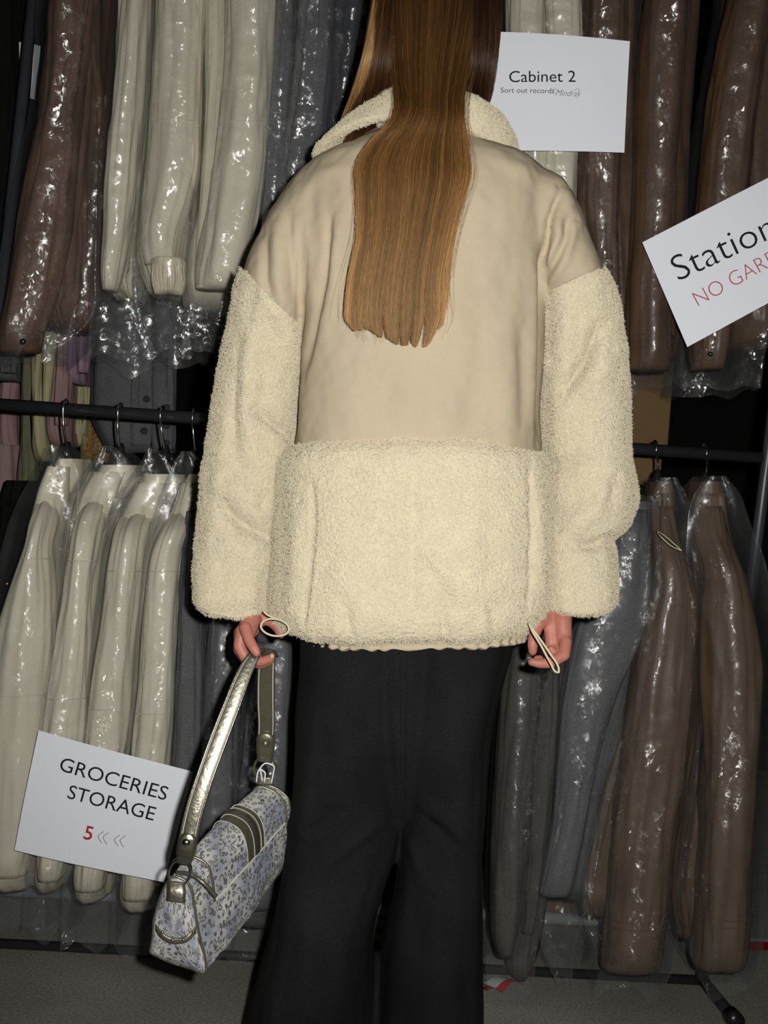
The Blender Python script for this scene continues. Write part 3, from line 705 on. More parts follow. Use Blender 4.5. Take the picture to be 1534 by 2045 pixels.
# --- things hanging on the rail behind (seen between the tiers)
YK = 2.86
behind = thing('clothing_rack', 'second black rack standing behind, its rail hidden by the upper coats', 'rack', (-0.4, YK, 0))
k0, k1 = at(-140, 560, YK), at(520, 600, YK)
k0[2] = k1[2] = 1.62
tube_mesh('hanging_rail', [k0, k1], 0.0125, M['metal_black'], behind, nu=12)
for k in (k0, k1): tube_mesh('post', [k, [k[0], k[1], 0.0]], 0.0125, M['metal_black'], behind, nu=12)
GB = 'clothes on the rack behind'
def back_item(name, label, cat, tubes, m, base):
    g = thing(name, label, cat, at(*base, YK), GB)
    for i, (part, st, Y, hd) in enumerate(tubes):
        cloth_tube(part, st, Y, hd, m, g, 0.010, 2.6, nv=40, nu=40)
    return g
back_item('yellow_shirt', 'pale yellow shirt hanging between the reddish brown coat and the pink shirt', 'shirt',
          [('body', [(470, 100, 130), (520, 92, 135), (640, 84, 122), (760, 82, 112), (860, 80, 112), (922, 80, 118)], 2.80, 0.10), ('sleeve', [(520, 96, 122), (640, 92, 120), (820, 84, 104)], 2.70, 0.03)], M['yellow'], (95, 920))
back_item('pink_shirt', 'dusty pink shirt hanging beside the pale yellow shirt', 'shirt',
          [('body', [(470, 125, 150), (520, 112, 160), (640, 104, 158), (780, 104, 156), (892, 108, 152)], 2.82, 0.12), ('sleeve', [(520, 120, 145), (650, 116, 146), (850, 110, 136)], 2.70, 0.03)], M['pink'], (130, 890))
back_item('lilac_shirt', 'small lilac shirt between the pink shirt and the grey cardigan', 'shirt',
          [('body', [(480, 158, 178), (520, 154, 185), (640, 154, 184), (770, 152, 180)], 2.80, 0.12), ('sleeve', [(520, 160, 178), (640, 158, 178), (745, 156, 174)], 2.69, 0.03)], M['lilac'], (166, 770))
back_item('yellow_scarf', 'short pale yellow cloth hanging under the lilac shirt', 'scarf', [('fold', [(500, 160, 176), (780, 158, 176), (890, 150, 170)], 2.88, 0.05), ('fold', [(500, 164, 178), (790, 164, 180), (870, 160, 172)], 2.86, 0.03)], M['yellow'], (162, 890))
back_item('tweed_skirt', 'mustard tweed skirt behind the lower rail, frayed and dark', 'skirt',
          [('body', [(560, 180, 215), (700, 172, 228), (850, 166, 232), (925, 160, 240)], 2.93, 0.06), ('waistband', [(545, 182, 214), (575, 180, 216)], 2.93, 0.062)], M['mustard'], (200, 920))
back_item('grey_coat', 'grey tail of a coat hanging at the very edge behind the post', 'coat', [('body', [(520, 0, 40), (640, -5, 48), (762, -10, 46)], 2.80, 0.10), ('sleeve', [(520, 10, 36), (640, 6, 34), (745, 4, 30)], 2.70, 0.03)], M['grey'], (20, 760))
back_item('pink_dress', 'dusty pink dress in plastic at the edge of the lower rail', 'dress',
          [('bodice', [(560, 14, 40), (740, 10, 44), (830, 6, 36), (900, 2, 40)], 2.88, 0.05), ('skirt', [(890, 2, 44), (960, -10, 50), (1030, -6, 44), (1045, 0, 40)], 2.86, 0.08)], M['pink'], (20, 1040))
cg = back_item('grey_cardigan', 'grey buttoned wool cardigan hanging behind the lower rail', 'cardigan',
               [('body', [(480, 230, 300), (560, 195, 345), (700, 186, 350), (820, 184, 350), (905, 215, 350)], 2.83, 0.10),
                ('placket', [(500, 268, 304), (700, 266, 304), (890, 262, 300)], 2.735, 0.012), ('sleeve', [(520, 312, 350), (700, 306, 350), (898, 304, 348)], 2.755, 0.035)], M['grey'], (260, 905))
for p in ((293, 797), (288, 861), (333, 814), (333, 850), (333, 885)):
    c = at(*p, 2.716)
    tube_mesh('button', [c, c + [0, -0.003, 0]], [0.0085, 0.0085], M['darkgrey'], cg, nu=14)
back_item('moss_skirt', 'moss grey skirt behind the outermost cream coat of the lower rail', 'skirt', [('body', [(700, 52, 72), (920, 45, 82), (1060, 30, 90)], 2.80, 0.05), ('waistband', [(690, 52, 72), (712, 51, 73)], 2.80, 0.052)], M['moss'], (60, 1060))

# --- lower tier
def lower(name, label, base): return garment(name, label, 'coat', base, GL)
def collar(st, Y, hd, m, g):
    P, s, a = ring_loft(rows(st, Y, hd), 24, 40, 2.2)
    N = normals(P); P = fold_disp(P, N, a, s, 0.004, 2.0)
    return loft_mesh('collar', P, m, g, cap1=True)
def cream_lower(i, label, sl, bd, cl, bagst, baglab, fm, hook, neck, hlab):
    g = lower('cream_coat', label, (sl[-1][1], sl[-1][0]))
    cloth_tube('body', bd, 2.42, 0.15, M['cream'], g, 0.009, 2.4)
    y, xl, xr = sl[0][:3]; sl = [(y - 12, xl + 4, xr + 2, 2.40, .03), (y + 14, xl - 6, xr - 3, 2.325, .05)] + [sl[1][:3] + (2.275, .055)] + sl[2:]
    cloth_tube('sleeve', sl, 2.25, 0.05, M['cream'], g, 0.007, 1.6)
    collar(cl, 2.385, 0.075, M['cream'], g)
    for f in (0.2, 0.55): seam('seam', sl, 2.25, 0.05, f, M['stitch'], g, lift=0.004)
    film('garment_bag', bagst, 2.335, 0.165, baglab, fm + 3, crease=0.0022)
    hanger(hook, neck, hlab)
cream_lower(0, 'outermost cream coat of the lower rail, its sleeve cut by the frame edge',
    [(985, 92, 120, 2.29), (1040, 68, 112), (1090, 55, 102), (1195, 14, 108), (1274, -8, 106), (1450, -34, 92), (1600, -40, 78), (1745, -30, 54)],
    [(935, 122, 176), (985, 100, 172), (1060, 76, 160), (1200, 40, 150), (1400, 5, 128), (1600, -10, 112), (1750, 0, 92)],
    [(918, 124, 178), (945, 112, 178), (985, 98, 160)],
    [(893, 128, 146, 2.38, .03), (915, 112, 168, 2.36, .07), (960, 76, 178), (1030, 40, 176), (1090, 22, 168), (1250, -12, 150), (1450, -42, 128), (1650, -46, 112), (1800, -40, 112), (1835, -38, 114)],
    'clear plastic cover over the outermost cream coat of the lower rail', 0, 132, (134, 893), 'hanger holding the outermost cream coat')
cream_lower(1, 'second cream coat along the lower rail, half behind the Groceries sheet',
    [(990, 180, 222, 2.29), (1050, 154, 208), (1110, 144, 198), (1200, 130, 188), (1300, 112, 182), (1400, 97, 176), (1500, 88, 165), (1650, 82, 145), (1752, 78, 124)],
    [(945, 200, 284), (1000, 172, 262), (1080, 158, 240), (1250, 130, 222), (1450, 104, 205), (1650, 96, 178), (1752, 92, 142)],
    [(930, 206, 284), (955, 192, 284), (1000, 172, 250)],
    [(895, 232, 252, 2.38, .03), (915, 212, 275, 2.36, .07), (960, 170, 292), (1050, 140, 262), (1200, 120, 236), (1400, 88, 218), (1600, 72, 192), (1780, 68, 160), (1845, 60, 150)],
    'clear plastic cover over the second cream coat of the lower rail', 1, 238, (240, 896), 'hanger holding the second cream coat')
cream_lower(2, 'third cream coat along the lower rail, rising behind the Groceries sheet',
    [(1010, 258, 308, 2.29), (1050, 238, 296), (1100, 226, 286), (1200, 213, 277), (1300, 196, 266), (1400, 181, 260), (1500, 172, 250), (1650, 160, 232), (1772, 152, 208)],
    [(965, 288, 366), (1020, 256, 350), (1100, 236, 326), (1250, 215, 300), (1450, 190, 286), (1650, 172, 262), (1772, 166, 230)],
    [(948, 292, 368), (970, 280, 366), (1020, 256, 330)],
    [(900, 316, 336, 2.38, .03), (925, 298, 356, 2.36, .07), (965, 262, 375), (1050, 222, 350), (1200, 202, 318), (1400, 172, 292), (1600, 152, 268), (1800, 140, 250), (1862, 136, 250)],
    'clear plastic cover over the third cream coat of the lower rail', 2, 322, (330, 900), 'hanger holding the third cream coat')
cream_lower(3, 'innermost cream coat of the lower rail, next to her sleeve',
    [(1010, 352, 396, 2.29), (1050, 330, 385), (1100, 308, 368), (1200, 292, 360), (1300, 285, 355), (1400, 276, 350), (1500, 264, 342), (1650, 252, 328), (1790, 246, 308)],
    [(965, 372, 440), (1020, 350, 430), (1100, 320, 404), (1250, 300, 386), (1450, 284, 366), (1650, 264, 348), (1790, 260, 322)],
    [(948, 378, 440), (970, 366, 440), (1020, 345, 420)],
    [(905, 382, 400, 2.38, .03), (925, 362, 420, 2.36, .07), (970, 338, 444), (1050, 312, 420), (1200, 284, 398), (1400, 266, 378), (1600, 244, 356), (1800, 236, 335), (1872, 232, 335)],
    'clear plastic cover over the innermost cream coat of the lower rail', 0, 387, (392, 905), 'hanger holding the innermost cream coat')

g = lower('dark_coat', 'nearly black coat with a brass button, outside the outermost cream coat', (10, 1240))
cloth_tube('body', [(960, 20, 70), (1050, -20, 70), (1200, -50, 60), (1500, -80, 50), (1700, -90, 40)], 2.60, 0.06, M['black'], g, 0.010, 2.0)
cloth_tube('sleeve', [(1010, 5, 40), (1200, -30, 20), (1660, -80, -10)], 2.52, 0.03, M['black'], g, 0.006, 1.6)
c = at(13, 1166, 2.475); tube_mesh('button', [c, c + [0, -0.004, 0]], 0.006, M['brass'], g, nu=10)

def grey_lower(name, label, m, sl, bd, bag, baglab, fm, extra=()):
    g = lower(name, label, (sl[-1][1], sl[-1][0]))
    cloth_tube('body', bd, 2.43, 0.14, M[m], g, 0.010, 2.4)
    cloth_tube('sleeve', sl, 2.27, 0.048, M[m], g, 0.007, 1.6)
    for e in extra: cloth_tube('sleeve', e[0], e[1], e[2], M[m], g, 0.006, 1.8)
    if bag: film('garment_bag', bag, 2.345, 0.15, baglab, fm + 3, crease=0.0022)
    return g
grey_lower('grey_coat', 'smooth grey coat between the innermost cream coat and the handbag strap', 'grey',
    [(1020, 375, 420), (1100, 366, 414), (1300, 358, 412), (1500, 348, 408), (1700, 335, 395), (1790, 332, 385)],
    [(985, 400, 440), (1040, 385, 450), (1300, 372, 440), (1600, 350, 420), (1800, 345, 410)], None, '', 0)
grey_lower('grey_coat', 'grey coat with wrinkled plastic, directly behind the hand holding the bag', 'grey',
    [(1030, 440, 500), (1190, 424, 498), (1400, 408, 482), (1600, 396, 474), (1800, 384, 462)],
    [(985, 450, 520), (1050, 440, 530), (1300, 425, 512), (1600, 405, 495), (1810, 395, 480)],
    [(985, 445, 520), (1050, 432, 530), (1190, 416, 514), (1400, 400, 500), (1600, 386, 490), (1820, 370, 475), (1880, 366, 470)],
    'wrinkled clear plastic cover over the grey coat behind the bag hand', 2)
grey_lower('grey_coat', 'grey coat hanging between the handbag and her trousers', 'grey',
    [(1030, 530, 600), (1250, 512, 596), (1450, 492, 590), (1650, 470, 570), (1810, 455, 548)],
    [(985, 540, 610), (1060, 525, 625), (1300, 512, 612), (1600, 490, 596), (1820, 465, 575)],
    [(985, 535, 615), (1060, 520, 630), (1250, 504, 615), (1450, 485, 608), (1650, 462, 595), (1830, 445, 575), (1890, 440, 560)],
    'clear plastic cover over the grey coat between handbag and trousers', 1)
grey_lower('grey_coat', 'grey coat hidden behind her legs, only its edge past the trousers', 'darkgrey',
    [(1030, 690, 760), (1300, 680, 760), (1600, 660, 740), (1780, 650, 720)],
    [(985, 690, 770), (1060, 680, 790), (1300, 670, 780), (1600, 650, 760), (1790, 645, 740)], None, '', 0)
grey_lower('olive_coat', 'dark olive grey coat in glossy plastic, next to her trouser leg', 'olive',
    [(1060, 1035, 1100), (1250, 1020, 1092), (1400, 1002, 1076), (1550, 990, 1062), (1700, 982, 1052), (1850, 980, 1035), (1900, 990, 1024)],
    [(985, 1050, 1110), (1060, 1040, 1135), (1250, 1035, 1130), (1500, 1010, 1110), (1750, 992, 1090), (1900, 1000, 1058), (1925, 1015, 1050)],
    [(985, 1040, 1115), (1060, 1028, 1140), (1250, 1012, 1130), (1400, 995, 1116), (1600, 978, 1100), (1800, 968, 1078), (1900, 962, 1064), (1965, 966, 1062)],
    'glossy clear plastic cover over the dark olive coat by her trouser leg', 0,
    extra=(([(1060, 1090, 1135), (1300, 1072, 1118), (1500, 1062, 1110), (1700, 1050, 1092), (1860, 1040, 1066)], 2.30, 0.035),))
grey_lower('grey_coat', 'blue grey wool coat tapering downward between olive and brown coats', 'grey',
    [(1018, 1232, 1288, 2.31), (1060, 1218, 1292), (1150, 1190, 1295), (1250, 1148, 1285), (1400, 1120, 1228), (1500, 1112, 1200), (1620, 1105, 1172), (1700, 1090, 1155), (1782, 1074, 1140)],
    [(1000, 1225, 1290), (1060, 1210, 1310), (1200, 1180, 1310), (1400, 1150, 1262), (1600, 1130, 1210), (1770, 1110, 1165)],
    [(990, 1228, 1292), (1050, 1205, 1312), (1150, 1178, 1312), (1250, 1140, 1302), (1400, 1112, 1262), (1600, 1094, 1205), (1780, 1066, 1170), (1880, 1075, 1140), (1935, 1105, 1135)],
    'clear plastic cover over the blue grey coat, tapering below its hem', 2)

def brown_lower(label, main, back, cl, bag, baglab, fm, hook, neck, hlab, bands):
    g = lower('brown_coat', label, (main[-1][1], main[-1][0]))
    cloth_tube('body', back, 2.345, 0.065, M['taupe'], g, 0.008, 2.0, cuff=0.04)
    cloth_tube('sleeve', main, 2.26, 0.062, M['taupe'], g, 0.009, 1.6)
    collar(cl, 2.36, 0.06, M['taupe'], g)
    for f in bands: seam('seam', main, 2.26, 0.062, f, M['redbrown'], g, lift=0.004)
    film('garment_bag', bag, 2.335, 0.17, baglab, fm + 3, crease=0.0022)
    hanger(hook, neck, hlab)
    return g
gb = brown_lower('taupe brown coat on the lower rail, white tag loop on its shoulder',
    [(1010, 1296, 1338, 2.33), (1060, 1296, 1350, 2.30), (1150, 1300, 1374), (1230, 1284, 1385), (1350, 1262, 1377), (1500, 1242, 1364), (1700, 1217, 1342), (1850, 1205, 1330), (1920, 1200, 1320), (1932, 1203, 1317)],
    [(985, 1296, 1340), (1060, 1290, 1350), (1200, 1275, 1360), (1400, 1225, 1330), (1600, 1175, 1280), (1750, 1152, 1250), (1822, 1160, 1235)],
    [(962, 1291, 1338), (985, 1292, 1342), (1040, 1294, 1346)],
    [(955, 1296, 1330, 2.36, .05), (985, 1284, 1350, 2.35, .09), (1100, 1282, 1410), (1200, 1262, 1418), (1350, 1240, 1400), (1600, 1180, 1368), (1800, 1148, 1345), (1900, 1180, 1335), (1958, 1172, 1312)],
    'clear plastic cover over the taupe coat with the white tag loop', 1, 1308, (1313, 950), 'hanger holding the taupe coat with the tag loop', (0.895, 0.905))
LP = [at(x, y, Y) for x, y, Y in ((1312, 1060, 2.20), (1330, 1072, 2.17), (1362, 1100, 2.165), (1340, 1090, 2.165), (1322, 1074, 2.17), (1312, 1062, 2.20))]
tube_mesh('tag_loop', LP, 0.0011, M['cord'], gb, nu=6, n=30, label='white tag loop')
brown_lower('taupe brown coat at the outer end of the lower rail by the rack post',
    [(1010, 1385, 1436, 2.33), (1060, 1388, 1447, 2.30), (1150, 1408, 1480), (1230, 1402, 1500), (1350, 1402, 1514), (1500, 1402, 1510), (1700, 1396, 1502), (1850, 1387, 1496), (1915, 1382, 1490), (1926, 1384, 1486)],
    [(985, 1382, 1440), (1060, 1380, 1455), (1200, 1392, 1480), (1400, 1382, 1480), (1600, 1355, 1450), (1760, 1338, 1430), (1868, 1350, 1415)],
    [(962, 1380, 1438), (985, 1378, 1440), (1040, 1384, 1444)],
    [(952, 1390, 1425, 2.36, .05), (985, 1362, 1456, 2.35, .09), (1060, 1348, 1488), (1120, 1345, 1512), (1250, 1380, 1526), (1450, 1382, 1524), (1700, 1350, 1514), (1850, 1345, 1506), (1900, 1360, 1500), (1950, 1385, 1482)],
    'clear plastic cover flaring around the outermost taupe coat', 2, 1405, (1408, 955), 'hanger holding the outermost taupe coat', (0.895, 0.905))

# ------------------------------------------------------------------ boxes behind
def carton(c, hx, hy, hz, label, tape_x):
    t = thing('cardboard_box', label, 'box', (c[0], c[1], c[2] - hz), 'stacked cardboard boxes')
    box('carton', c, (hx, 0, 0), (0, hy, 0), (0, 0, hz), M['card'], t, bevel=0.004)
    box('packing_tape', (c[0] + tape_x, c[1] - hy - 0.0006, c[2]), (0.024, 0, 0), (0, 0.0006, 0), (0, 0, hz * 0.98), M['cardtape'], t)
    for s in (-1, 1):
        box('flap', (c[0] + s * hx * 0.505, c[1], c[2] + hz + 0.002), (hx * 0.49, 0, 0), (0, hy, 0), (0, 0, 0.002), M['card'], t)
pz = at(1300, 899, 2.88); pr_ = at(1344, 820, 2.75)[0]
H1 = 0.118
for i, (zc, hz, lab) in enumerate(((pz[2] + 0.115, 0.113, 'brown cardboard box between the tiers, topmost of its stack, taped'),
                                   (pz[2] - 0.165, 0.160, 'cardboard box just below the topmost one, behind the lower rail'),
                                   (pz[2] - 0.50, 0.168, 'cardboard box third down the stack, behind the taupe coats'),)):
    carton((pr_ - 0.14 - 0.012 * i, 2.97, zc), 0.14, 0.20, hz, lab, 0.03)
bz = pz[2] - 0.668
carton((pr_ - 0.15, 2.97, bz / 2 - 0.003), 0.14, 0.20, bz / 2 - 0.004, 'lowest cardboard box of the stack, standing on the floor', 0.05)

# ------------------------------------------------------------------ barrier tape scraps on the floor
def scrap(a, b, wd, label, split, lift=0.012):
    A, B = floor_at(*a), floor_at(*b); u = B - A; L = np.linalg.norm(u); u /= L
    v = np.cross([0, 0, 1], u); n = 24
    t = thing('barrier_tape', label, 'tape', (A + B) / 2, 'barrier tape scraps on the floor')
    for nm, f0, f1, m in (('white_stripe', 0.0, split, 'tape_white'), ('red_stripe', split, 1.0, 'tape_red')):
        f = np.linspace(f0, f1, 5); s = np.linspace(0, 1, n)
        P = A + u * (s * L)[:, None, None] + v * (f * wd - wd / 2)[None, :, None]
        P = np.array(P); P[..., 2] = 0.003 + lift * np.abs(np.sin(s * 5.2))[:, None] * (0.5 + f[None])
        loft_mesh(nm, P, M[m], t, wrap=False)
scrap((1030, 1962), (955, 1985), 0.055, 'red and white barrier tape scrap on the floor beside her trouser leg', 0.6)
scrap((1494, 1889), (1620, 1903), -0.085, 'red barrier tape running along the floor past the outermost taupe coat', 0.28, 0.006)
scrap((700, 1880), (800, 1886), -0.085, 'barrier tape on the floor glimpsed between her legs', 0.55, 0.006)

# ------------------------------------------------------------------ paper signs
def text_mesh(body, thin=0.0, shear=0.0):
    cu = bpy.data.curves.new('lettering', 'FONT'); cu.body = body; cu.size = 1.0; cu.offset = thin; cu.shear = shear
    cu.resolution_u = 4
    o = bpy.data.objects.new('lettering', cu); COL.objects.link(o)
    dg = bpy.context.evaluated_depsgraph_get(); dg.update()
    me = bpy.data.meshes.new_from_object(o.evaluated_get(dg))
    V = np.empty(3 * len(me.vertices), np.float32); me.vertices.foreach_get('co', V); V = V.reshape(-1, 3)[:, :2].astype(float)
    F = [tuple(p.vertices) for p in me.polygons]
    bpy.data.objects.remove(o); bpy.data.curves.remove(cu); bpy.data.meshes.remove(me)
    return V, F
CAPH = text_mesh('H')[0][:, 1].max()

class Sheet:
    def __init__(self, corners, Ys, label, bend):
        q = np.array([at(*c, Y) for c, Y in zip(corners, Ys)])         # TL TR BR BL
        self.q = q; self.bend = bend
        self.n = np.cross(q[1] - q[0], q[3] - q[0]); self.n /= np.linalg.norm(self.n)
        if self.n[1] > 0: self.n = -self.n                               # faces the camera
        self.px = np.array(corners, float)
        self.t = thing('paper_sign', label, 'sign', (q[2] + q[3]) / 2, 'paper signs on the clothes')
        n = 28
        u, v = np.meshgrid(np.linspace(0, 1, n), np.linspace(0, 1, n))
        P = self.map(u, v, 0.0); Q = self.map(u, v, -0.0004)
        V = np.vstack([P.reshape(-1, 3), Q.reshape(-1, 3)])
        F = grid_faces(n, n, False); m = n * n
        mesh('sheet', V, np.vstack([F[:, ::-1], F + m]), M['paper'], self.t)
    def map(self, u, v, off):
        q = self.q; u = np.asarray(u)[..., None]; v = np.asarray(v)[..., None]
        P = (q[0] * (1 - u) + q[1] * u) * (1 - v) + (q[3] * (1 - u) + q[2] * u) * v
        return P + self.n * (self.bend(u, v) + off)
    def uv(self, p):
        """pixel -> sheet coordinates (bilinear inverse by Newton)"""
        x = np.array([0.5, 0.5]); q = self.px
        for _ in range(12):
            u, v = x
            f = (q[0]*(1-u) + q[1]*u)*(1-v) + (q[3]*(1-u) + q[2]*u)*v - p
            ju = (q[1]-q[0])*(1-v) + (q[2]-q[3])*v; jv = (q[3]*(1-u)+q[2]*u) - (q[0]*(1-u)+q[1]*u)
            x = x - np.linalg.solve(np.stack([ju, jv], 1), f)
        return x
    def text(self, body, bl, br, cap, m, thin=0.0, shear=0.0, xmax=None):
        V, F = text_mesh(body, thin, shear)
        bl, br = np.array(bl, float), np.array(br, float)
        x0, x1 = V[:, 0].min(), V[:, 0].max() if xmax is None else xmax
        d = (br - bl); ux = d / (x1 - x0); dn = d / np.linalg.norm(d); up = np.array([dn[1], -dn[0]])
        px = bl + (V[:, :1] - x0) * ux + V[:, 1:] * (cap / CAPH) * up
        uv = np.array([self.uv(p) for p in px])
        P = self.map(uv[:, 0], uv[:, 1], 0.0007)
        mesh('lettering', P, F, M[m], self.t, smooth=False)
    def strokes(self, name, lines, w_, m):
        VV, FF = [], []
        for ln in lines:
            A = path(np.column_stack([np.array(ln, float), np.zeros(len(ln))]), max(8, len(ln) * 7))[:, :2]
            T = np.gradient(A, axis=0); T /= np.linalg.norm(T, axis=1)[:, None] + 1e-9
            Nn = np.stack([-T[:, 1], T[:, 0]], 1)
            ww = w_ * (0.55 + 0.45 * np.abs(T[:, 1]))[:, None]
            for side in (A - Nn * ww, A + Nn * ww): VV.append(side)
            n = len(A); o = sum(len(x) for x in VV) - 2 * n
            FF += [(o + i, o + i + 1, o + n + i + 1, o + n + i) for i in range(n - 1)]
        px = np.vstack(VV); uv = np.array([self.uv(p) for p in px])
        mesh(name, self.map(uv[:, 0], uv[:, 1], 0.0008), FF, M[m], self.t, smooth=False)

s1 = Sheet([(938, 62), (1258, 83), (1247, 305), (932, 301)], [2.165, 2.150, 2.150, 2.160], 'white paper sheet printed Cabinet 2, hanging behind her hair',
           lambda u, v: 0.010 * np.sin(u * 3.0) * (1 - 0.4 * v) - 0.012 * np.clip(u - 0.8, 0, 1) * np.sin(v * 3.1) * 4 * 0.4)
s1.text('Cabinet 2', (1017, 167), (1149, 167), 22, 'ink')
s1.text('Sort out records', (1000, 187), (1107, 190), 10, 'ink_grey')
def L(s): return [tuple(map(float, p.split(','))) for p in s.split()]
s1.text('Mindray', (1109, 194), (1160, 196), 12, 'ink_mid', thin=-0.008, shear=0.45)
s1.strokes('lettering', [L('1112,183 1107,181 1103,184 1104,188'), L('1147,184 1152,180 1157,184 1154,188')], 0.5, 'ink_mid')
s2 = Sheet([(1283, 484), (1568, 338), (1654, 540), (1373, 693)], [2.15, 2.145, 2.14, 2.15], 'white paper sheet printed Station, tilted steeply over the brown coat',
           lambda u, v: 0.004 * np.sin(u * 3.1))
s2.text('Station', (1356, 562), (1552, 472), 51, 'ink', thin=-0.011)
s2.text('NO GARBAGE', (1395, 612), (1625, 487), 30, 'ink_rose', thin=-0.018)
s3 = Sheet([(78, 1458), (385, 1542), (327, 1763), (30, 1697)], [2.165, 2.155, 2.15, 2.16], 'white paper sheet printed GROCERIES STORAGE, tilted on the lower cream coats',
           lambda u, v: 0.006 * np.sin(u * 3.4 + 0.4) + 0.004 * np.sin(v * 3))
s3.text('GROCERIES', (120, 1536), (331, 1598), 27, 'ink')
s3.text('STORAGE', (137, 1591), (307, 1638), 27, 'ink')
s3.text('5', (169, 1672), (185, 1676), 27, 'ink_red', thin=0.012)
s3.strokes('lettering', [L('210,1658 199,1668 206,1682'), L('220,1660 209,1670 216,1685'), L('242,1665 231,1675 238,1688'), L('253,1667 242,1677 249,1690')], 0.9, 'ink_pale')

# ------------------------------------------------------------------ the person
YP = 1.80
person = thing('person', 'person from behind in cream fleece jacket and black flared trousers, holding a handbag', 'person', (at(780, 2200, YP)[0], YP, 0))

def capsule(A, B, ra, rb, nu=14, nv=5):
    """closed tapered capsule between two points"""
    A, B = np.asarray(A, float), np.asarray(B, float); u = B - A; L = np.linalg.norm(u); u = u / (L + 1e-9)
    s, r = [], []
    for q in np.linspace(-np.pi / 2, 0, nv): s.append(ra * math.sin(q)); r.append(ra * math.cos(q) + 1e-5)
    for q in np.linspace(0, np.pi / 2, nv): s.append(L + rb * math.sin(q)); r.append(rb * math.cos(q) + 1e-5)
    pts = A + u * np.array(s)[:, None]
    ref = np.array([1, 0, 0]) if abs(u[0]) < 0.8 else np.array([0, 0, 1])
    n1 = np.cross(u, ref); n1 /= np.linalg.norm(n1); n2 = np.cross(u, n1)
    a = np.linspace(0, 2 * np.pi, nu, endpoint=False)
    return pts[:, None] + np.array(r)[:, None, None] * (n1 * np.cos(a)[:, None] + n2 * np.sin(a)[:, None])[None]

def ellipsoid(c, rx, ry, rz, nu=24, nv=16):
    th = np.linspace(-np.pi / 2, np.pi / 2, nv); a = np.linspace(0, 2 * np.pi, nu, endpoint=False)
    ct = np.cos(th) + 1e-4
    return np.asarray(c) + np.stack([rx * ct[:, None] * np.cos(a), ry * ct[:, None] * np.sin(a), rz * np.sin(th)[:, None] + 0 * a], -1)

class Blob:
    def __init__(self): self.V, self.F, self.n = [], [], 0
    def add(self, P):
        nv, nu = P.shape[:2]; F = grid_faces(nv, nu, True)
        self.V += P.reshape(-1, 3).tolist(); self.F += (F + self.n).tolist()
        self.F.append(list(range(self.n + nu - 1, self.n - 1, -1))); self.F.append([self.n + (nv - 1) * nu + j for j in range(nu)])
        self.n += nv * nu
    def chain(self, pts, rad):
        for i in range(len(pts) - 1): self.add(capsule(pts[i], pts[i + 1], rad[i], rad[i + 1]))
    def build(self, name, m, parent, voxel, smooth=4, factor=0.5):
        o = mesh(name, self.V, self.F, m, parent)
        import bmesh
        bm = bmesh.new(); bm.from_mesh(o.data); bmesh.ops.recalc_face_normals(bm, faces=bm.faces); bm.to_mesh(o.data); bm.free()
        r = o.modifiers.new('r', 'REMESH'); r.mode = 'VOXEL'; r.voxel_size = voxel
        s = o.modifiers.new('s', 'SMOOTH'); s.iterations = smooth; s.factor = factor
        return bake(o)

SP = 2237 / 1.75                 # pixels per metre about the person
def J(px, py, Y): return at(px, py, Y)
b = Blob()
# trunk, neck, head
b.add(ellipsoid(at(835, 480, 1.80), .165, .095, .20)); b.add(ellipsoid(at(825, 760, 1.80), .13, .09, .2)); b.add(ellipsoid(at(812, 1180, 1.815), .135, .075, .13))
b.chain([at(812, 1180, 1.815), at(830, 760, 1.80), at(838, 480, 1.80)], [.09, .08, .08])
b.chain([at(672, 432, 1.80), at(838, 385, 1.80), at(1025, 436, 1.80)], [.050, .055, .050])
b.chain([at(845, 400, 1.80), at(858, 100, 1.80)], [.052, .048])
hc = at(868, -20, 1.80)
b.add(ellipsoid(hc, .074, .094, .105)); b.add(ellipsoid(hc + [0, .05, -.062], .052, .050, .058))       # skull, jaw
b.chain([hc + [0, .085, .0], hc + [0, .112, -.035]], [.009, .013])                                  # nose
b.chain([hc + [-.018, .09, -.068], hc + [.018, .09, -.068]], [.009, .009]); b.chain([hc + [-.014, .086, -.08], hc + [.014, .086, -.08]], [.009, .009])
for s in (-1, 1):
    b.add(ellipsoid(hc + [s * .076, .0, -.02], .010, .018, .03)); b.add(ellipsoid(hc + [s * .031, .079, .0], .014, .012, .012))
    b.chain([hc + [s * .012, .09, .02], hc + [s * .05, .075, .02]], [.008, .007])
# legs and feet
for hip, knee, ank in (((725, 1230), (690, 1650), (650, 2100)), ((910, 1230), (885, 1650), (880, 2100))):
    h, k, a_ = at(*hip, 1.815), at(*knee, 1.80), at(*ank, 1.82)
    a_[2] = 0.09
    b.chain([h, k, a_], [.062, .048, .036]); b.chain([a_ + [0, -.02, -.045], a_ + [0, .14, -.06]], [.036, .026])
# arms
b.chain([at(650, 430, 1.80), at(525, 800, 1.82), at(498, 1150, 1.80), at(500, 1210, 1.778)], [.05, .036, .022, .018])
b.chain([at(1050, 440, 1.80), at(1155, 800, 1.82), at(1130, 1160, 1.785), at(1122, 1205, 1.745)], [.05, .036, .024, .020])
f = 1 / 1300.
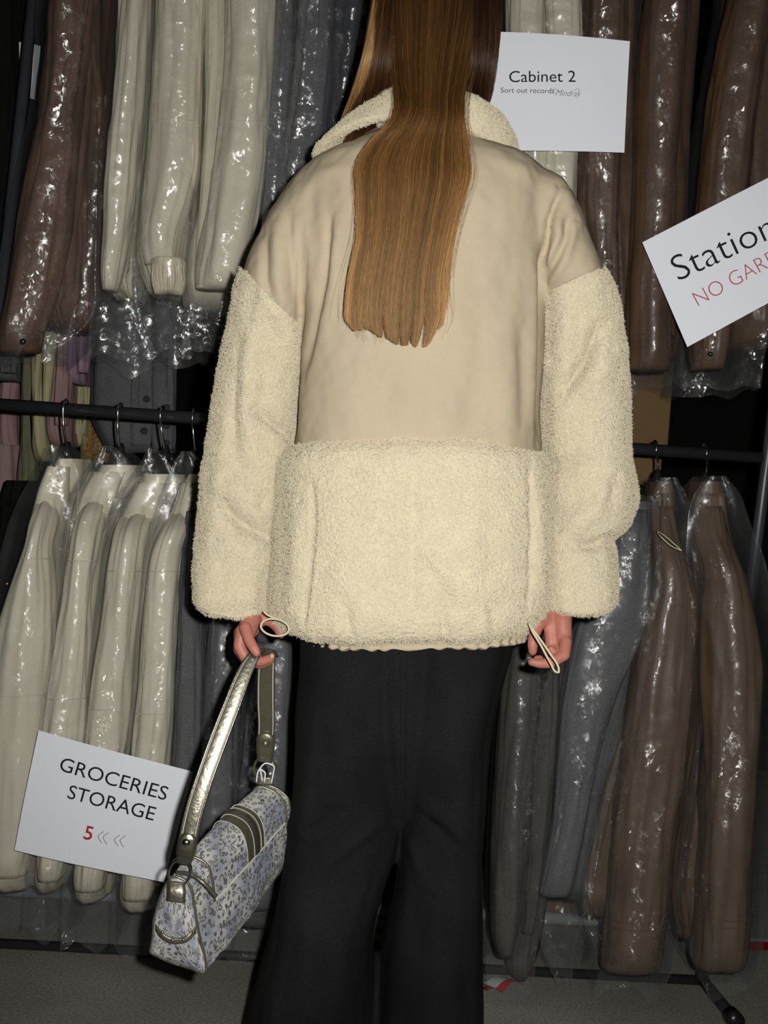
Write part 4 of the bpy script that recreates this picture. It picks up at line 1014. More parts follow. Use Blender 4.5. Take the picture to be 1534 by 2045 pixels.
# hand on the bag strap
b.chain([at(501, 1216, 1.772), at(500, 1240, 1.722), at(494, 1262, 1.705)], [20*f, 22*f, 18*f])
b.chain([at(508, 1224, 1.765), at(511, 1245, 1.738), at(503, 1262, 1.73)], [13*f, 16*f, 13*f])
for pts, r in ((((490, 1254, 1.672), (499, 1281, 1.660), (508, 1296, 1.652), (513, 1304, 1.650)), (13, 11, 10, 8.5)),
               (((483, 1260, 1.690), (478, 1290, 1.684), (489, 1312, 1.682), (520, 1322, 1.680), (540, 1315, 1.676)), (13, 12, 11, 10, 9)),
               (((480, 1262, 1.712), (477, 1296, 1.708), (492, 1318, 1.706), (520, 1326, 1.704), (540, 1319, 1.700)), (13, 12, 11.5, 10.5, 9)),
               (((484, 1262, 1.734), (484, 1295, 1.732), (498, 1314, 1.730), (522, 1320, 1.728), (538, 1312, 1.726)), (13, 12, 11, 10, 9)),
               (((520, 1232, 1.740), (543, 1240, 1.735), (556, 1252, 1.728), (561, 1266, 1.726)), (14, 13, 12.5, 10))):
    b.chain([at(*p) for p in pts], [x * f for x in r])
# free hand, palm half turned
b.chain([at(1122, 1205, 1.75), at(1124, 1240, 1.732), at(1126, 1278, 1.722)], [25*f, 19*f, 17*f])
b.chain([at(1104, 1208, 1.755), at(1099, 1245, 1.735), at(1101, 1285, 1.726)], [19*f, 14.5*f, 13*f])
for pts, r in ((((1130, 1282, 1.712), (1127, 1308, 1.700), (1100, 1324, 1.692), (1078, 1325, 1.690), (1062, 1322, 1.690)), (13, 12, 11, 10, 8.5)),
               (((1126, 1284, 1.728), (1125, 1306, 1.720), (1110, 1308, 1.708), (1101, 1296, 1.704)), (12.5, 11.5, 10, 8.5)),
               (((1124, 1282, 1.744), (1122, 1306, 1.740), (1098, 1312, 1.728), (1088, 1302, 1.722)), (12.5, 11.5, 10, 8.5)),
               (((1118, 1280, 1.756), (1112, 1302, 1.755), (1088, 1318, 1.748), (1072, 1316, 1.744)), (12, 11, 10, 8)),
               (((1096, 1236, 1.738), (1076, 1246, 1.722), (1066, 1270, 1.712), (1064, 1288, 1.708), (1064, 1301, 1.708)), (14, 12.5, 11.5, 11, 9))):
    b.chain([at(*p) for p in pts], [x * f for x in r])
body = b.build('body', M['skin'], person, 0.0021, 9, 0.5)

for p, Y, r in (((543, 1311), 1.6665, (.0042, .003, .0048)),):
    loft_mesh('fingernail', ellipsoid(at(*p, Y), *r, 14, 10), M['nail'], body)
# ---- trousers
def px_of(P):
    rel = (P - C0) @ R3
    return 767 + FPX * rel[..., 0] / -rel[..., 2], 1022.5 - FPX * rel[..., 1] / -rel[..., 2]
def groove(P, lines, front=True):
    """sum of soft grooves/ridges along lines [(pts px, width px, depth m)], on the camera side"""
    X, Y = px_of(P); d = np.zeros(X.shape)
    for pts, wd, dep in lines:
        pts = np.array(pts, float); best = np.full(X.shape, 1e9); sgn = np.zeros(X.shape)
        for A, B in zip(pts[:-1], pts[1:]):
            u = B - A; L2 = u @ u
            t = np.clip(((X - A[0]) * u[0] + (Y - A[1]) * u[1]) / L2, 0, 1)
            dx, dy = X - A[0] - t * u[0], Y - A[1] - t * u[1]
            dd = np.hypot(dx, dy); m_ = dd < best
            best = np.where(m_, dd, best)
        L = np.hypot(*(pts[-1] - pts[0]))
        e0 = np.clip(np.hypot(X - pts[0][0], Y - pts[0][1]) / (0.25 * L + 1), 0, 1); e1 = np.clip(np.hypot(X - pts[-1][0], Y - pts[-1][1]) / (0.25 * L + 1), 0, 1)
        d += dep * np.exp(-(best / wd) ** 2) * np.sqrt(e0 * e1)
    return d

def worn(name, st, nv, nu, m, parent, ex=2.2, fold=(0.004, 2.0), lines=(), extra=None, cap0=False, cap1=False):
    P, s, a = ring_loft(st, nv, nu, ex)
    if extra is not None: P = extra(P, s, a)
    N = normals(P)
    if fold[0]: P = fold_disp(P, N, a, s, fold[0], fold[1], crisp=0)
    if lines:
        N = normals(P); g_ = groove(P, lines) * (N[..., 1] < 0.1)
        P = P + N * g_[..., None]
    return P, s, a
YT = 1.81
Ll = [(1180, 592, 822), (1290, 600, 822), (1400, 594, 820), (1500, 589, 817), (1640, 574, 806), (1770, 555, 770), (1830, 543, 752), (1900, 526, 750), (2045, 490, 750), (2150, 470, 742), (2265, 452, 736)]
Lr = [(1180, 790, 1025), (1290, 790, 1022), (1360, 790, 1004), (1430, 791, 988), (1520, 793, 977), (1640, 797, 969), (1770, 789, 966), (1830, 776, 966), (1930, 762, 966), (2045, 757, 966), (2150, 752, 968), (2290, 746, 970)]
wl = [([(806, 1262), (806, 1400), (804, 1560), (800, 1640)], 6, -0.007), ([(590, 1660), (650, 1620), (700, 1620)], 9, -0.006), ([(640, 1740), (700, 1690), (760, 1640)], 12, 0.006), ([(580, 1650), (620, 1670)], 12, 0.005),
      ([(830, 1620), (880, 1660), (930, 1720)], 9, -0.006), ([(850, 1610), (890, 1640), (950, 1690)], 12, 0.006), ([(820, 1660), (840, 1760)], 12, 0.006),
      ([(700, 1300), (690, 1600)], 30, 0.004), ([(900, 1300), (890, 1600)], 30, 0.004), ([(620, 1800), (600, 2040)], 20, 0.006), ([(880, 1800), (890, 2040)], 24, 0.006)]
b = Blob()
for st in (Ll, Lr):
    P, s, a = ring_loft(rows(st, YT, 0.125), 120, 90, 2.4); P = fold_disp(P, normals(P), a, s, 0.006, 1.8, crisp=0.2); b.add(P)
P, s, a = ring_loft(rows([(1180, 730, 880), (1300, 735, 875), (1400, 745, 865), (1500, 758, 850, YT, .112), (1600, 775, 830, YT, .09), (1660, 788, 812, YT, .05)], YT, 0.119), 50, 60, 2.4); b.add(P)
tr = b.build('trousers', M['denim'], person, 0.0045, 6, 0.5)
org = ORIGIN[person.name]; V = co(tr) + org; N = vnor(tr)
V = V + N * (groove(V, wl) * (N[:, 1] < 0.1))[:, None] + N * (0.002 * perlin(V * [20, 10, 8]))[:, None]
setco(tr, V - org)
# shoes under the flares
for ax, az in ((at(650, 2100, 1.82)[0], 0), (at(880, 2100, 1.82)[0], 0)):
    P = np.array([[[ax + w_ * math.cos(q), y_, max(0.002, h_ * (0.5 + 0.5 * math.sin(q)))] for q in np.linspace(0, 2 * np.pi, 20, endpoint=False)]
                  for y_, w_, h_ in ((1.735, .02, .05), (1.75, .036, .085), (1.80, .04, .09), (1.87, .042, .075), (1.94, .044, .055), (1.985, .036, .04), (2.0, .015, .02))])
    loft_mesh('shoe', P, M['shoe'], person, cap0=True, cap1=True)

# ---- jacket
def sherpa_disp(P, N, k=1.0):
    """curly fleece: small rounded tufts with sharp creases"""
    q = P + 0.0022 * np.stack([perlin(P * 150 + 3), perlin(P * 150 + 31), perlin(P * 150 + 77)], -1)
    t = np.abs(perlin(q * 210)); t2 = np.abs(perlin(q * 360 + 9))
    return P + N * (k * (0.0032 * np.minimum(t, 0.5) + 0.0016 * np.minimum(t2, 0.5) + 0.0018 * perlin(P * 34)))[..., None]

FLEECE = []
def fleece(name, st, nv, nu, parent, ex, fold, lines=(), extra=None, k=1.0, roll=True, m=None, **kw):
    P, s, a = worn(name, st, nv, nu, None, None, ex, fold, lines, extra)
    if roll:                                    # the lower hem turns in
        Lq = s[-1]; q = np.clip((s - (Lq - 0.022)) / 0.022, 0, 1)
        c = P.mean(1, keepdims=True)
        P = c + (P - c) * (1 - 0.16 * q ** 3)[:, None, None]
    N = normals(P)
    P = sherpa_disp(P, N, k)
    FLEECE.append((P, N))
    return loft_mesh(name, P, M['sherpa'], parent, **kw)

# lower fleece panel (the jacket's own mesh)
def drape(P, s, a):
    X, Yp = px_of(P); u = np.clip((X - 828) / 260, -1, 1)
    top_ = np.exp(-(s / 0.06) ** 2)[:, None]
    P = P.copy(); P[..., 2] += top_ * (0.015 * (1 - u ** 2) - 0.004)
    end = np.clip((s - (s[-1] - 0.10)) / 0.10, 0, 1)[:, None]
    P[..., 2] += end ** 2 * 0.007 * perlin(np.stack([X * 0.016, X * 0, X * 0 + 5], -1))
    return P
JS = [(552+32, 893, 1083-3, 905), (566, 915, 1087, 922), (560, 960, 1090, 965), (553, 1030, 1094, 1035), (546, 1110, 1096, 1110), (539, 1185, 1093, 1180), (540, 1222, 1088, 1215), (556, 1250, 1072, 1242), (590, 1264, 1058, 1256), (606, 1268, 1050, 1262)]
JS = [(l, y1, r, y2, 1.80, h) for (l, y1, r, y2), h in zip(JS, (.150, .166, .172, .176, .178, .176, .174, .164, .150, .140))]
jl = [([(622, 960), (628, 1040), (622, 1120), (606, 1250)], 5, -0.013), ([(600, 1000), (585, 1240)], 14, 0.007), ([(1058, 925), (1064, 1060), (1058, 1180), (1052, 1225)], 6, -0.009),
      ([(1076, 960), (1080, 1200)], 11, 0.006), ([(826, 940), (822, 1150), (815, 1260)], 14, -0.006), ([(850, 1100), (930, 1190)], 14, 0.005), ([(700, 1030), (690, 1240)], 40, 0.006), ([(930, 1000), (950, 1240)], 40, 0.006),
      ([(690, 1200), (700, 1270)], 12, -0.006), ([(880, 1215), (890, 1275)], 10, -0.006), ([(980, 1210), (990, 1265)], 10, -0.006)]
jacket = fleece('jacket', JS, 230, 800, person, 2.7, (0.006, 2.0), jl, drape)
# elastic hem band peeping out under the fleece
HB = [(600, 1246, 1056, 1240, 1.80, .140), (603, 1258, 1054, 1252, 1.80, .142), (610, 1270, 1048, 1264, 1.80, .140), (614, 1278, 1044, 1271, 1.80, .136), (622, 1279, 1036, 1272, 1.80, .128)]
P, s, a = ring_loft(HB, 16, 500, 2.7); N = normals(P)
P = P + N * (0.0018 * np.sin(a * 46 + 2 * perlin(np.stack([a * 6, a * 0, a * 0], -1))))[None, :, None]
P[..., 2] += 0.004 * perlin(np.stack([a * 3, a * 0 + 3, a * 0], -1))[None]
loft_mesh('hem_band', P, M['woven'], jacket, label='gathered elastic hem of beige cloth')

# woven upper: trunk + dropped shoulders melted together
b = Blob()
TS = [(240, 800, 905, 1.79, .055), (268, 765, 940, 1.79, .070), (295, 715, 985, 1.79, .088), (314, 665, 1022, 1.79, .105), (334, 625, 1060, 1.79, .122), (372, 604, 1090, 1.79, .138), (430, 596, 1092, 1.79, .150), (520, 598, 1088, 1.795, .158), (640, 602, 1086, 1.80, .160), (760, 596, 1083, 1.80, .158), (860, 588, 1080, 1.80, .156), (935, 588, 1078, 1.80, .150)]
P, s, a = ring_loft(rows(TS, 1.79, .12), 90, 90, 2.6); b.add(P)
SL = [(676, 316, 760, 460, 1.79, .085), (622, 332, 712, 480, 1.79, .098), (583, 360, 680, 530, 1.79, .100), (548, 415, 655, 580, 1.79, .100), (512, 485, 628, 630, 1.79, .100), (488, 550, 602, 670, 1.79, .092), (486, 580, 598, 690, 1.795, .074), (490, 610, 590, 705, 1.80, .05)]
P, s, a = ring_loft(SL, 60, 60, 2.2); b.add(P)
SR = [(950, 450, 1000, 325, 1.79, .075), (975, 480, 1056, 334, 1.79, .092), (1010, 510, 1112, 362, 1.79, .100), (1040, 545, 1150, 420, 1.79, .100), (1066, 575, 1178, 490, 1.79, .100), (1084, 604, 1197, 553, 1.79, .092), (1088, 630, 1198, 585, 1.795, .074), (1094, 655, 1194, 610, 1.80, .05)]
P, s, a = ring_loft(SR, 60, 60, 2.2); b.add(P)
up = b.build('upper_panel', M['woven'], jacket, 0.0042, 26, 0.5)
org = ORIGIN[up.name] if up.name in ORIGIN else ORIGIN[person.name]
V = co(up) + org; N = vnor(up)
ul = [([(1122, 378), (1098, 440), (1086, 520), (1080, 620)], 7, -0.016), ([(1112, 372), (1130, 392), (1150, 440)], 16, 0.008), ([(1110, 430), (1118, 470), (1092, 540)], 11, 0.009), ([(1140, 420), (1128, 480), (1088, 560)], 8, -0.008), ([(1150, 450), (1130, 520), (1095, 575)], 10, 0.006),
      ([(1079, 500), (1080, 700), (1079, 890)], 8, -0.010), ([(1064, 520), (1064, 860)], 14, 0.005),
      ([(600, 450), (601, 560), (600, 680)], 7, -0.006), ([(620, 460), (622, 620)], 12, 0.005), ([(660, 420), (648, 560), (625, 680), (604, 760)], 8, -0.008), ([(675, 440), (660, 600), (640, 700)], 14, 0.005), ([(528, 470), (530, 560), (545, 600)], 9, -0.007), ([(552, 430), (556, 560), (570, 620)], 13, 0.006),
      ([(575, 420), (580, 500), (590, 600)], 8, -0.005), ([(592, 700), (586, 800), (584, 890)], 8, -0.008),
      ([(770, 740), (775, 880)], 26, -0.004), ([(700, 720), (690, 870)], 30, 0.004), ([(850, 720), (860, 880)], 30, 0.004), ([(930, 760), (935, 880)], 22, -0.004), ([(1000, 620), (1020, 860)], 30, 0.004), ([(1040, 640), (1046, 860)], 14, -0.004),
      ([(700, 330), (640, 350), (590, 400)], 14, 0.004), ([(985, 310), (1060, 350)], 14, 0.004)]
d = groove(V, ul) * (N[:, 1] < 0.15)
d = d + 0.004 * perlin(V * [14, 6, 3.5]) + 0.0025 * perlin(V * [30, 12, 9] + 5) + 0.0009 * perlin(V * 60)
setco(up, V + N * d[:, None] - org)
vs = [at(x, y, 1.79) for x, y in ((583, 896), (700, 884), (830, 879), (960, 884), (1083, 904))]

# sleeves
SLV = [(483, 544, 606, 668, .112), (470, 590, 608, 692, .115), (455, 665, 606, 735, .112), (438, 765, 600, 795, .114), (423, 865, 592, 880, .114), (410, 960, 580, 965, .114), (401, 1060, 568, 1055, .112), (394, 1140, 556, 1135, .106), (394, 1185, 548, 1185, .100), (404, 1208, 546, 1210, .098), (424, 1219, 540, 1221, .090)]
SLV = [(l, y1, r, y2, 1.79 + 0.050 * math.sin(i / 10 * math.pi) - 0.012 * i / 10, h * 0.97) for i, (l, y1, r, y2, h) in enumerate(SLV)]
sl = [([(478, 620), (470, 760), (468, 900), (478, 960)], 16, -0.005), ([(500, 640), (490, 820), (500, 900)], 20, 0.006), ([(510, 820), (545, 845), (580, 872)], 12, -0.009), ([(440, 1010), (490, 1050), (540, 1075)], 13, -0.010), ([(450, 960), (520, 1010)], 24, 0.006), ([(430, 1080), (520, 1110)], 24, 0.006), ([(540, 600), (590, 700)], 16, 0.004)]
fleece('sleeve', SLV, 330, 420, jacket, 2.2, (0.007, 1.6), [(p, w_, d_ * 1.6) for p, w_, d_ in sl], cap1=True)
SRV = [(1079, 603, 1203, 549, .112), (1076, 640, 1222, 588, .116), (1076, 700, 1238, 660, .113), (1074, 770, 1247, 745, .115), (1074, 855, 1250, 850, .115), (1075, 930, 1254, 930, .114), (1076, 985, 1266, 990, .112), (1078, 1040, 1248, 1046, .108), (1068, 1085, 1222, 1082, .102), (1068, 1130, 1226, 1132, .102), (1070, 1178, 1227, 1185, .098), (1078, 1206, 1217, 1212, .092), (1090, 1216, 1200, 1222, .082)]
SRV = [(l, y1, r, y2, 1.79 + 0.050 * math.sin(i / 12 * math.pi) - 0.012 * i / 12, h * 0.97) for i, (l, y1, r, y2, h) in enumerate(SRV)]
sr = [([(1200, 650), (1170, 720), (1120, 790)], 13, -0.011), ([(1215, 700), (1180, 780)], 22, 0.006), ([(1150, 640), (1110, 720)], 22, 0.006), ([(1215, 1078), (1190, 1088), (1150, 1090)], 11, -0.010), ([(1230, 950), (1180, 1030), (1120, 1060)], 24, 0.007), ([(1090, 935), (1160, 925)], 16, -0.006), ([(1225, 960), (1218, 1010)], 10, -0.006)]
fleece('sleeve', SRV, 330, 420, jacket, 2.2, (0.006, 1.6), [(p, w_, d_ * 1.6) for p, w_, d_ in sr], cap1=True)

# collar: fleece, turned down all round the neck
na, nc = 260, 60
ang = np.linspace(math.radians(-125), math.radians(125), na)           # 0 = nape (towards camera)
cT, cL = at(838, 226, 1.79), at(829, 326, 1.79)
prof = np.linspace(0, 1, nc)
Pc = np.empty((na, nc, 3))
for i, q in enumerate(ang):
    sx, sy = math.sin(q), -math.cos(q)
    side = abs(sx)
    tp = cT + np.array([sx * .067, sy * .078, 0.0]) + [0, 0, -0.006 * side]
    lo = cL + np.array([sx * (.120 + .042 * side ** 2), sy * .128, 0.0]) + [0, 0, 0.034 * (1 - side ** 4) ** 0.8]
    tp[0] += 0.0; outw = np.array([sx, sy, 0])
    inn = tp + [0, 0, -0.055] - outw * 0.004
    for j, t in enumerate(prof):
        if t < 0.3:   p = inn + (tp - inn) * (t / 0.3)
        elif t < 0.42:
            w_ = (t - 0.3) / 0.12 * math.pi; p = tp + outw * 0.010 * (1 - math.cos(w_)) + np.array([0, 0, 0.010 * math.sin(w_)])
        elif t < 0.86:
            w_ = (t - 0.42) / 0.44; st_ = tp + outw * 0.020; bu = 0.55 + 0.45 * math.tanh(sx * 3); p = st_ + (lo - st_) * w_ + (outw * 0.020 + np.array([0, 0, 0.020])) * bu * math.sin(w_ * math.pi)
        else:
            w_ = (t - 0.86) / 0.14; p = lo + outw * (-0.012 * w_) + np.array([0, 0, -0.006 * math.sin(w_ * math.pi)]) + (tp - lo) * 0.12 * w_
        Pc[i, j] = p
Nc = normals(Pc, wrap=False)
if (Nc[na // 2, nc // 2] @ np.array([0, -1, 0.3])) < 0: Nc = -Nc
Pc = sherpa_disp(Pc, Nc, 0.8)
loft_mesh('collar', Pc, M['sherpa'], jacket, wrap=False)

FLEECE.append((Pc, Nc))
# curly pile standing off the fleece
rf = np.random.RandomState(5); KP = 6; pile = []
for P, N in FLEECE:
    nv, nu = P.shape[:2]
    ar = np.linalg.norm(np.cross(np.gradient(P, axis=0), np.gradient(P, axis=1)), axis=-1).ravel(); vis = (N[..., 1].ravel() < 0.45)
    pr_v = ar * vis; n = int(min(60000, pr_v.sum() * 330000)); idx = rf.choice(len(ar), n, p=pr_v / pr_v.sum())
    root, nn = P.reshape(-1, 3)[idx], N.reshape(-1, 3)[idx]
    root = root + rf.normal(0, 0.0008, root.shape)
    t1 = np.cross(nn, rf.normal(size=nn.shape)); t1 /= np.linalg.norm(t1, axis=1)[:, None] + 1e-9; t2 = np.cross(nn, t1)
    R_ = rf.uniform(0.0008, 0.0018, n)[:, None]; ln = rf.uniform(0.0015, 0.0042, n)[:, None]; ph = rf.uniform(3.5, 7.0, n)[:, None]
    pile.append(np.stack([root - nn * 0.001 + nn * ln * q + R_ * (t1 * np.sin(ph * q) + t2 * (1 - np.cos(ph * q))) for q in np.linspace(0, 1, KP)], 1))
pile = np.concatenate(pile)
pc = bpy.data.hair_curves.new('fleece_pile'); pc.add_curves([KP] * len(pile))
pc.attributes['position'].data.foreach_set('vector', (pile - ORIGIN[person.name]).astype(np.float32).ravel())
ra = pc.attributes.get('radius') or pc.attributes.new('radius', 'FLOAT', 'POINT')
ra.data.foreach_set('value', np.full(len(pile) * KP, 0.00028, np.float32))
po = bpy.data.objects.new('fleece_pile', pc); COL.objects.link(po); po.parent = jacket; po['kind'] = 'stuff'
pc.materials.append(M['pile'])

# drawcord loops at the hem
el = [at(549 + 28 * math.cos(q) , 1253 + 17 * math.sin(q) + 3 * math.cos(q), 1.655) for q in np.linspace(0, 2 * np.pi, 40, endpoint=False)]
tube_mesh('drawcord', el, 0.0016, M['cord'], jacket, nu=8, closed=True)
tube_mesh('drawcord', [at(x, y, 1.668) for x, y in ((526, 1220), (533, 1227), (543, 1232), (556, 1236))], 0.0016, M['cord'], jacket, nu=8, n=14)
tube_mesh('drawcord', [at(x, y, Y) for x, y, Y in ((1056, 1244, 1.655), (1064, 1262, 1.645), (1080, 1288, 1.64), (1100, 1325, 1.64), (1110, 1342, 1.64), (1116, 1343, 1.64), (1116, 1334, 1.64), (1098, 1304, 1.642), (1080, 1278, 1.645), (1064, 1256, 1.65), (1057, 1243, 1.656))], 0.0017, M['cord'], jacket, nu=8, n=60)

# ---- hair
rs = np.random.RandomState(3)
# solid core under the strands
HC = [(-150, 800, 940, 1.80, .06), (-100, 752, 985, 1.79, .10), (-20, 745, 1000, 1.78, .115), (60, 756, 984, 1.795, .09), (120, 785, 945, 1.81, .06), (170, 810, 915, 1.83, .03)]
P, s, a = ring_loft(rows(HC, 1.78, .1), 40, 48, 2.2)
hair = loft_mesh('hair', P, M['hair_base'], person, cap0=True)
HB2 = [(222, 815, 902, 1.640, .008), (245, 800, 910, 1.626, .012), (290, 745, 915, 1.622, .012), (340, 728, 918, 1.615, .012), (450, 728, 900, 1.612, .012), (540, 712, 880, 1.612, .010), (595, 722, 868, 1.612, .006)]
P, s, a = ring_loft(rows(HB2, 1.62, .012), 50, 36, 2.4)
loft_mesh('hair_lock', P, M['hair_base'], hair, cap0=True, cap1=True)
NP = 26
def strands(n, keys, col0, col1, spread=1.0, clump=30, endvar=0.08, wob=1.5, frac=None, jit=0.0):
    """keys rows: (y, xl, xr, Ycentre, halfdepth). strands keep their place across the lock"""
    keys = np.array(keys, float)
    cu_ = rs.rand(clump); u = cu_[rs.randint(0, clump, n)] + rs.normal(0, 0.03, n); u = np.where(rs.rand(n) < 0.7, rs.rand(n), u)
    u = np.clip(u, 0, 1); dep = rs.uniform(-1, 1, n)
    te = 1 - np.abs(rs.normal(0, endvar, n)); te = np.clip(te, 0.3, 1)
    if frac is not None:
        te = te * np.interp(u, frac[0], [(e - keys[0, 0]) / (keys[-1, 0] - keys[0, 0]) for e in frac[1]])
    y0, y1 = keys[0, 0], keys[-1, 0]
    T = np.linspace(0, 1, NP)[None] * te[:, None]
    yy = y0 + (y1 - y0) * T
    K = herm(keys[:, 1:], keys[:, 0], np.clip(yy.ravel(), y0, y1)).reshape(n, NP, 4)
    half = np.sqrt(np.clip(1 - (2 * u - 1) ** 2, 0.02, 1))[:, None]
    X = K[..., 0] + (K[..., 1] - K[..., 0]) * u[:, None]
    ph = rs.rand(n)[:, None] * 50
    if frac is not None:                        # the ends gather into pointed locks
        lk = np.array([0.04, 0.17, 0.27, 0.46, 0.61, 0.70, 0.88, 0.98]); near_ = lk[np.argmin(np.abs(lk[None] - u[:, None]), 1)]
        X = X + ((near_ - u)[:, None] * (K[..., 1] - K[..., 0])) * 0.42 * np.clip((T - 0.78) / 0.22, 0, 1) ** 2
    X = X + wob * perlin(np.stack([T * 4 + 0 * ph, ph + 0 * T, 0 * T], -1)) * (0.3 + T) * 2
    X = X + jit * rs.normal(0, 1, n)[:, None] * T ** 2
    D = K[..., 2] - K[..., 3] * half * (0.35 + 0.65 * dep[:, None])
    P = at(X, yy, D)
    tt = np.clip((yy + 150) / 840, 0, 1)
    vary = np.exp(rs.normal(0, 0.40, n) + 0.5 * perlin(np.stack([u * 14, u * 0 + y1 * .37, dep * 1.5], -1)))[:, None, None]
    c = (np.array(col0)[None, None] * (1 - tt[..., None]) + np.array(col1)[None, None] * tt[..., None]) * vary
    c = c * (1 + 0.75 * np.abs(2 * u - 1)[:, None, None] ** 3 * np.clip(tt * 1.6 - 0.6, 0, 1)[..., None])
    return P, c
PK, CKs = [], []
main = [(-175, 835, 905, 1.79, .05), (-130, 775, 960, 1.76, .09), (-60, 772, 975, 1.74, .095), (40, 775, 962, 1.72, .085), (130, 782, 940, 1.70, .075), (190, 790, 926, 1.655, .045), (225, 790, 925, 1.622, .026), (280, 742, 932, 1.612, .022), (340, 712, 939, 1.604, .022), (400, 714, 925, 1.602, .022), (450, 714, 912, 1.602, .022), (560, 697, 894, 1.604, .020), (640, 690, 892, 1.606, .016), (690, 715, 872, 1.608, .012)]
EN = ([0, .08, .13, .16, .20, .35, .55, .63, .655, .68, .76, .79, .82, .88, .95, 1], [640, 662, 660, 640, 658, 674, 690, 690, 640, 684, 694, 650, 694, 690, 650, 590])
for n, e in ((5000, 0.010), (3800, 0.035), (2000, 0.12)):
    p, c = strands(n, main, (0.032, 0.0140, 0.0065), (0.215, 0.104, 0.033), frac=EN, endvar=e, clump=46, wob=2.5, jit=2); PK.append(p); CKs.append(c)
p, c = strands(200, [(k[0], k[1] - 7, k[2] + 9, k[3], k[4]) for k in main], (0.05, 0.024, 0.01), (0.34, 0.19, 0.07), endvar=0.15, clump=120, wob=9, jit=12); PK.append(p); CKs.append(c)
left = [(-175, 830, 880, 1.79, .05), (-100, 752, 835, 1.765, .09), (0, 742, 815, 1.75, .085), (100, 726, 812, 1.745, .075), (180, 706, 806, 1.765, .06), (225, 690, 792, 1.80, .04), (260, 676, 770, 1.84, .03), (330, 645, 740, 1.88, .03)]
p, c = strands(2400, left, (0.030, 0.013, 0.006), (0.11, 0.05, 0.018), clump=30, endvar=0.03, wob=2); PK.append(p); CKs.append(c)
blond = [(-175, 815, 860, 1.76, .03), (-100, 757, 790, 1.735, .03), (0, 745, 768, 1.715, .022), (100, 728, 752, 1.70, .018), (180, 704, 736, 1.735, .014), (225, 688, 722, 1.79, .012), (265, 676, 705, 1.83, .010), (300, 665, 690, 1.86, .010)]
p, c = strands(700, blond, (0.40, 0.235, 0.095), (0.36, 0.20, 0.078), clump=12, endvar=0.04, wob=2); PK.append(p); CKs.append(c)
right = [(-175, 860, 910, 1.79, .05), (-100, 900, 988, 1.765, .09), (0, 908, 1001, 1.75, .085), (100, 912, 996, 1.745, .075), (180, 918, 984, 1.765, .06), (225, 925, 974, 1.80, .045), (270, 930, 985, 1.84, .03), (330, 940, 995, 1.88, .03)]
p, c = strands(2200, right, (0.018, 0.0085, 0.005), (0.07, 0.032, 0.013), clump=30, endvar=0.03, wob=2); PK.append(p); CKs.append(c)
p, c = strands(14, [(k[0], k[1], k[2] + 12, k[3], k[4]) for k in right], (0.05, 0.024, 0.012), (0.16, 0.08, 0.03), clump=40, endvar=0.1, wob=8, jit=6); PK.append(p); CKs.append(c)
HP = np.concatenate(PK); HCc = np.concatenate(CKs)
hc_ = bpy.data.hair_curves.new('hair_strands'); hc_.add_curves([NP] * len(HP))
hc_.attributes['position'].data.foreach_set('vector', (HP - ORIGIN[person.name]).astype(np.float32).ravel())
ra = hc_.attributes.get('radius') or hc_.attributes.new('radius', 'FLOAT', 'POINT')
ra.data.foreach_set('value', np.tile(np.linspace(1, 0.5, NP) * 0.00027, len(HP)).astype(np.float32))
ca = hc_.attributes.new('tint', 'FLOAT_COLOR', 'POINT')
ca.data.foreach_set('color', np.concatenate([np.clip(HCc, 0, 1), np.ones(HCc.shape[:2] + (1,))], -1).astype(np.float32).ravel())
hs = bpy.data.objects.new('hair_strands', hc_); COL.objects.link(hs); hs.parent = hair; hs['kind'] = 'stuff'
hc_.materials.append(M['hair'])
SC.render.hair_type = 'STRIP'; SC.render.hair_subdiv = 2

# ------------------------------------------------------------------ handbag
bagt = thing('handbag', 'blue grey leopard print shoulder bag with metallic strap, held in her hand', 'handbag', at(415, 1940, 1.62))
YN, YF = 1.60, 1.80
near = [(352, 1752), (378, 1766), (388, 1800), (396, 1862), (410, 1925), (404, 1940), (360, 1926), (312, 1908), (300, 1896), (304, 1862), (316, 1810), (334, 1762)]
far = [(530, 1566), (562, 1580), (578, 1606), (577, 1650), (571, 1700), (562, 1738), (540, 1760), (520, 1752), (510, 1720), (506, 1670), (508, 1620), (515, 1580)]
A_ = np.array([at(*p, YN + (0.012 if i in (6, 7, 8, 9, 10) else 0)) for i, p in enumerate(near)]); B_ = np.array([at(*p, YF) for p in far])
def ringpath(Q, n):
    Q2 = np.vstack([Q, Q[:1]]); t = np.arange(len(Q2)); X = np.linspace(0, len(Q), n, endpoint=False)
    Qe = np.vstack([Q[-1:], Q, Q[:2]]); te = np.arange(-1, len(Q) + 2)
    return herm(Qe, te, X)
nr = 96
ra_, rb_ = ringpath(A_, nr), ringpath(B_, nr)
def bag_surface(t, off=0.0):
    """ring of the bag at t along its length"""
    Pq = ra_ * (1 - t) + rb_ * t
    c = Pq.mean(0)
    return c + (Pq - c) * (1 + 0.10 * math.sin(math.pi * t) + off)
T_ = np.linspace(0, 1, 60)
PB = np.array([bag_surface(t) for t in T_])
PB += normals(PB) * (0.0015 * perlin(PB * 60) + 0.003 * perlin(PB * 18))[..., None]
loft_mesh('bag_body', PB, M['leopard'], bagt)
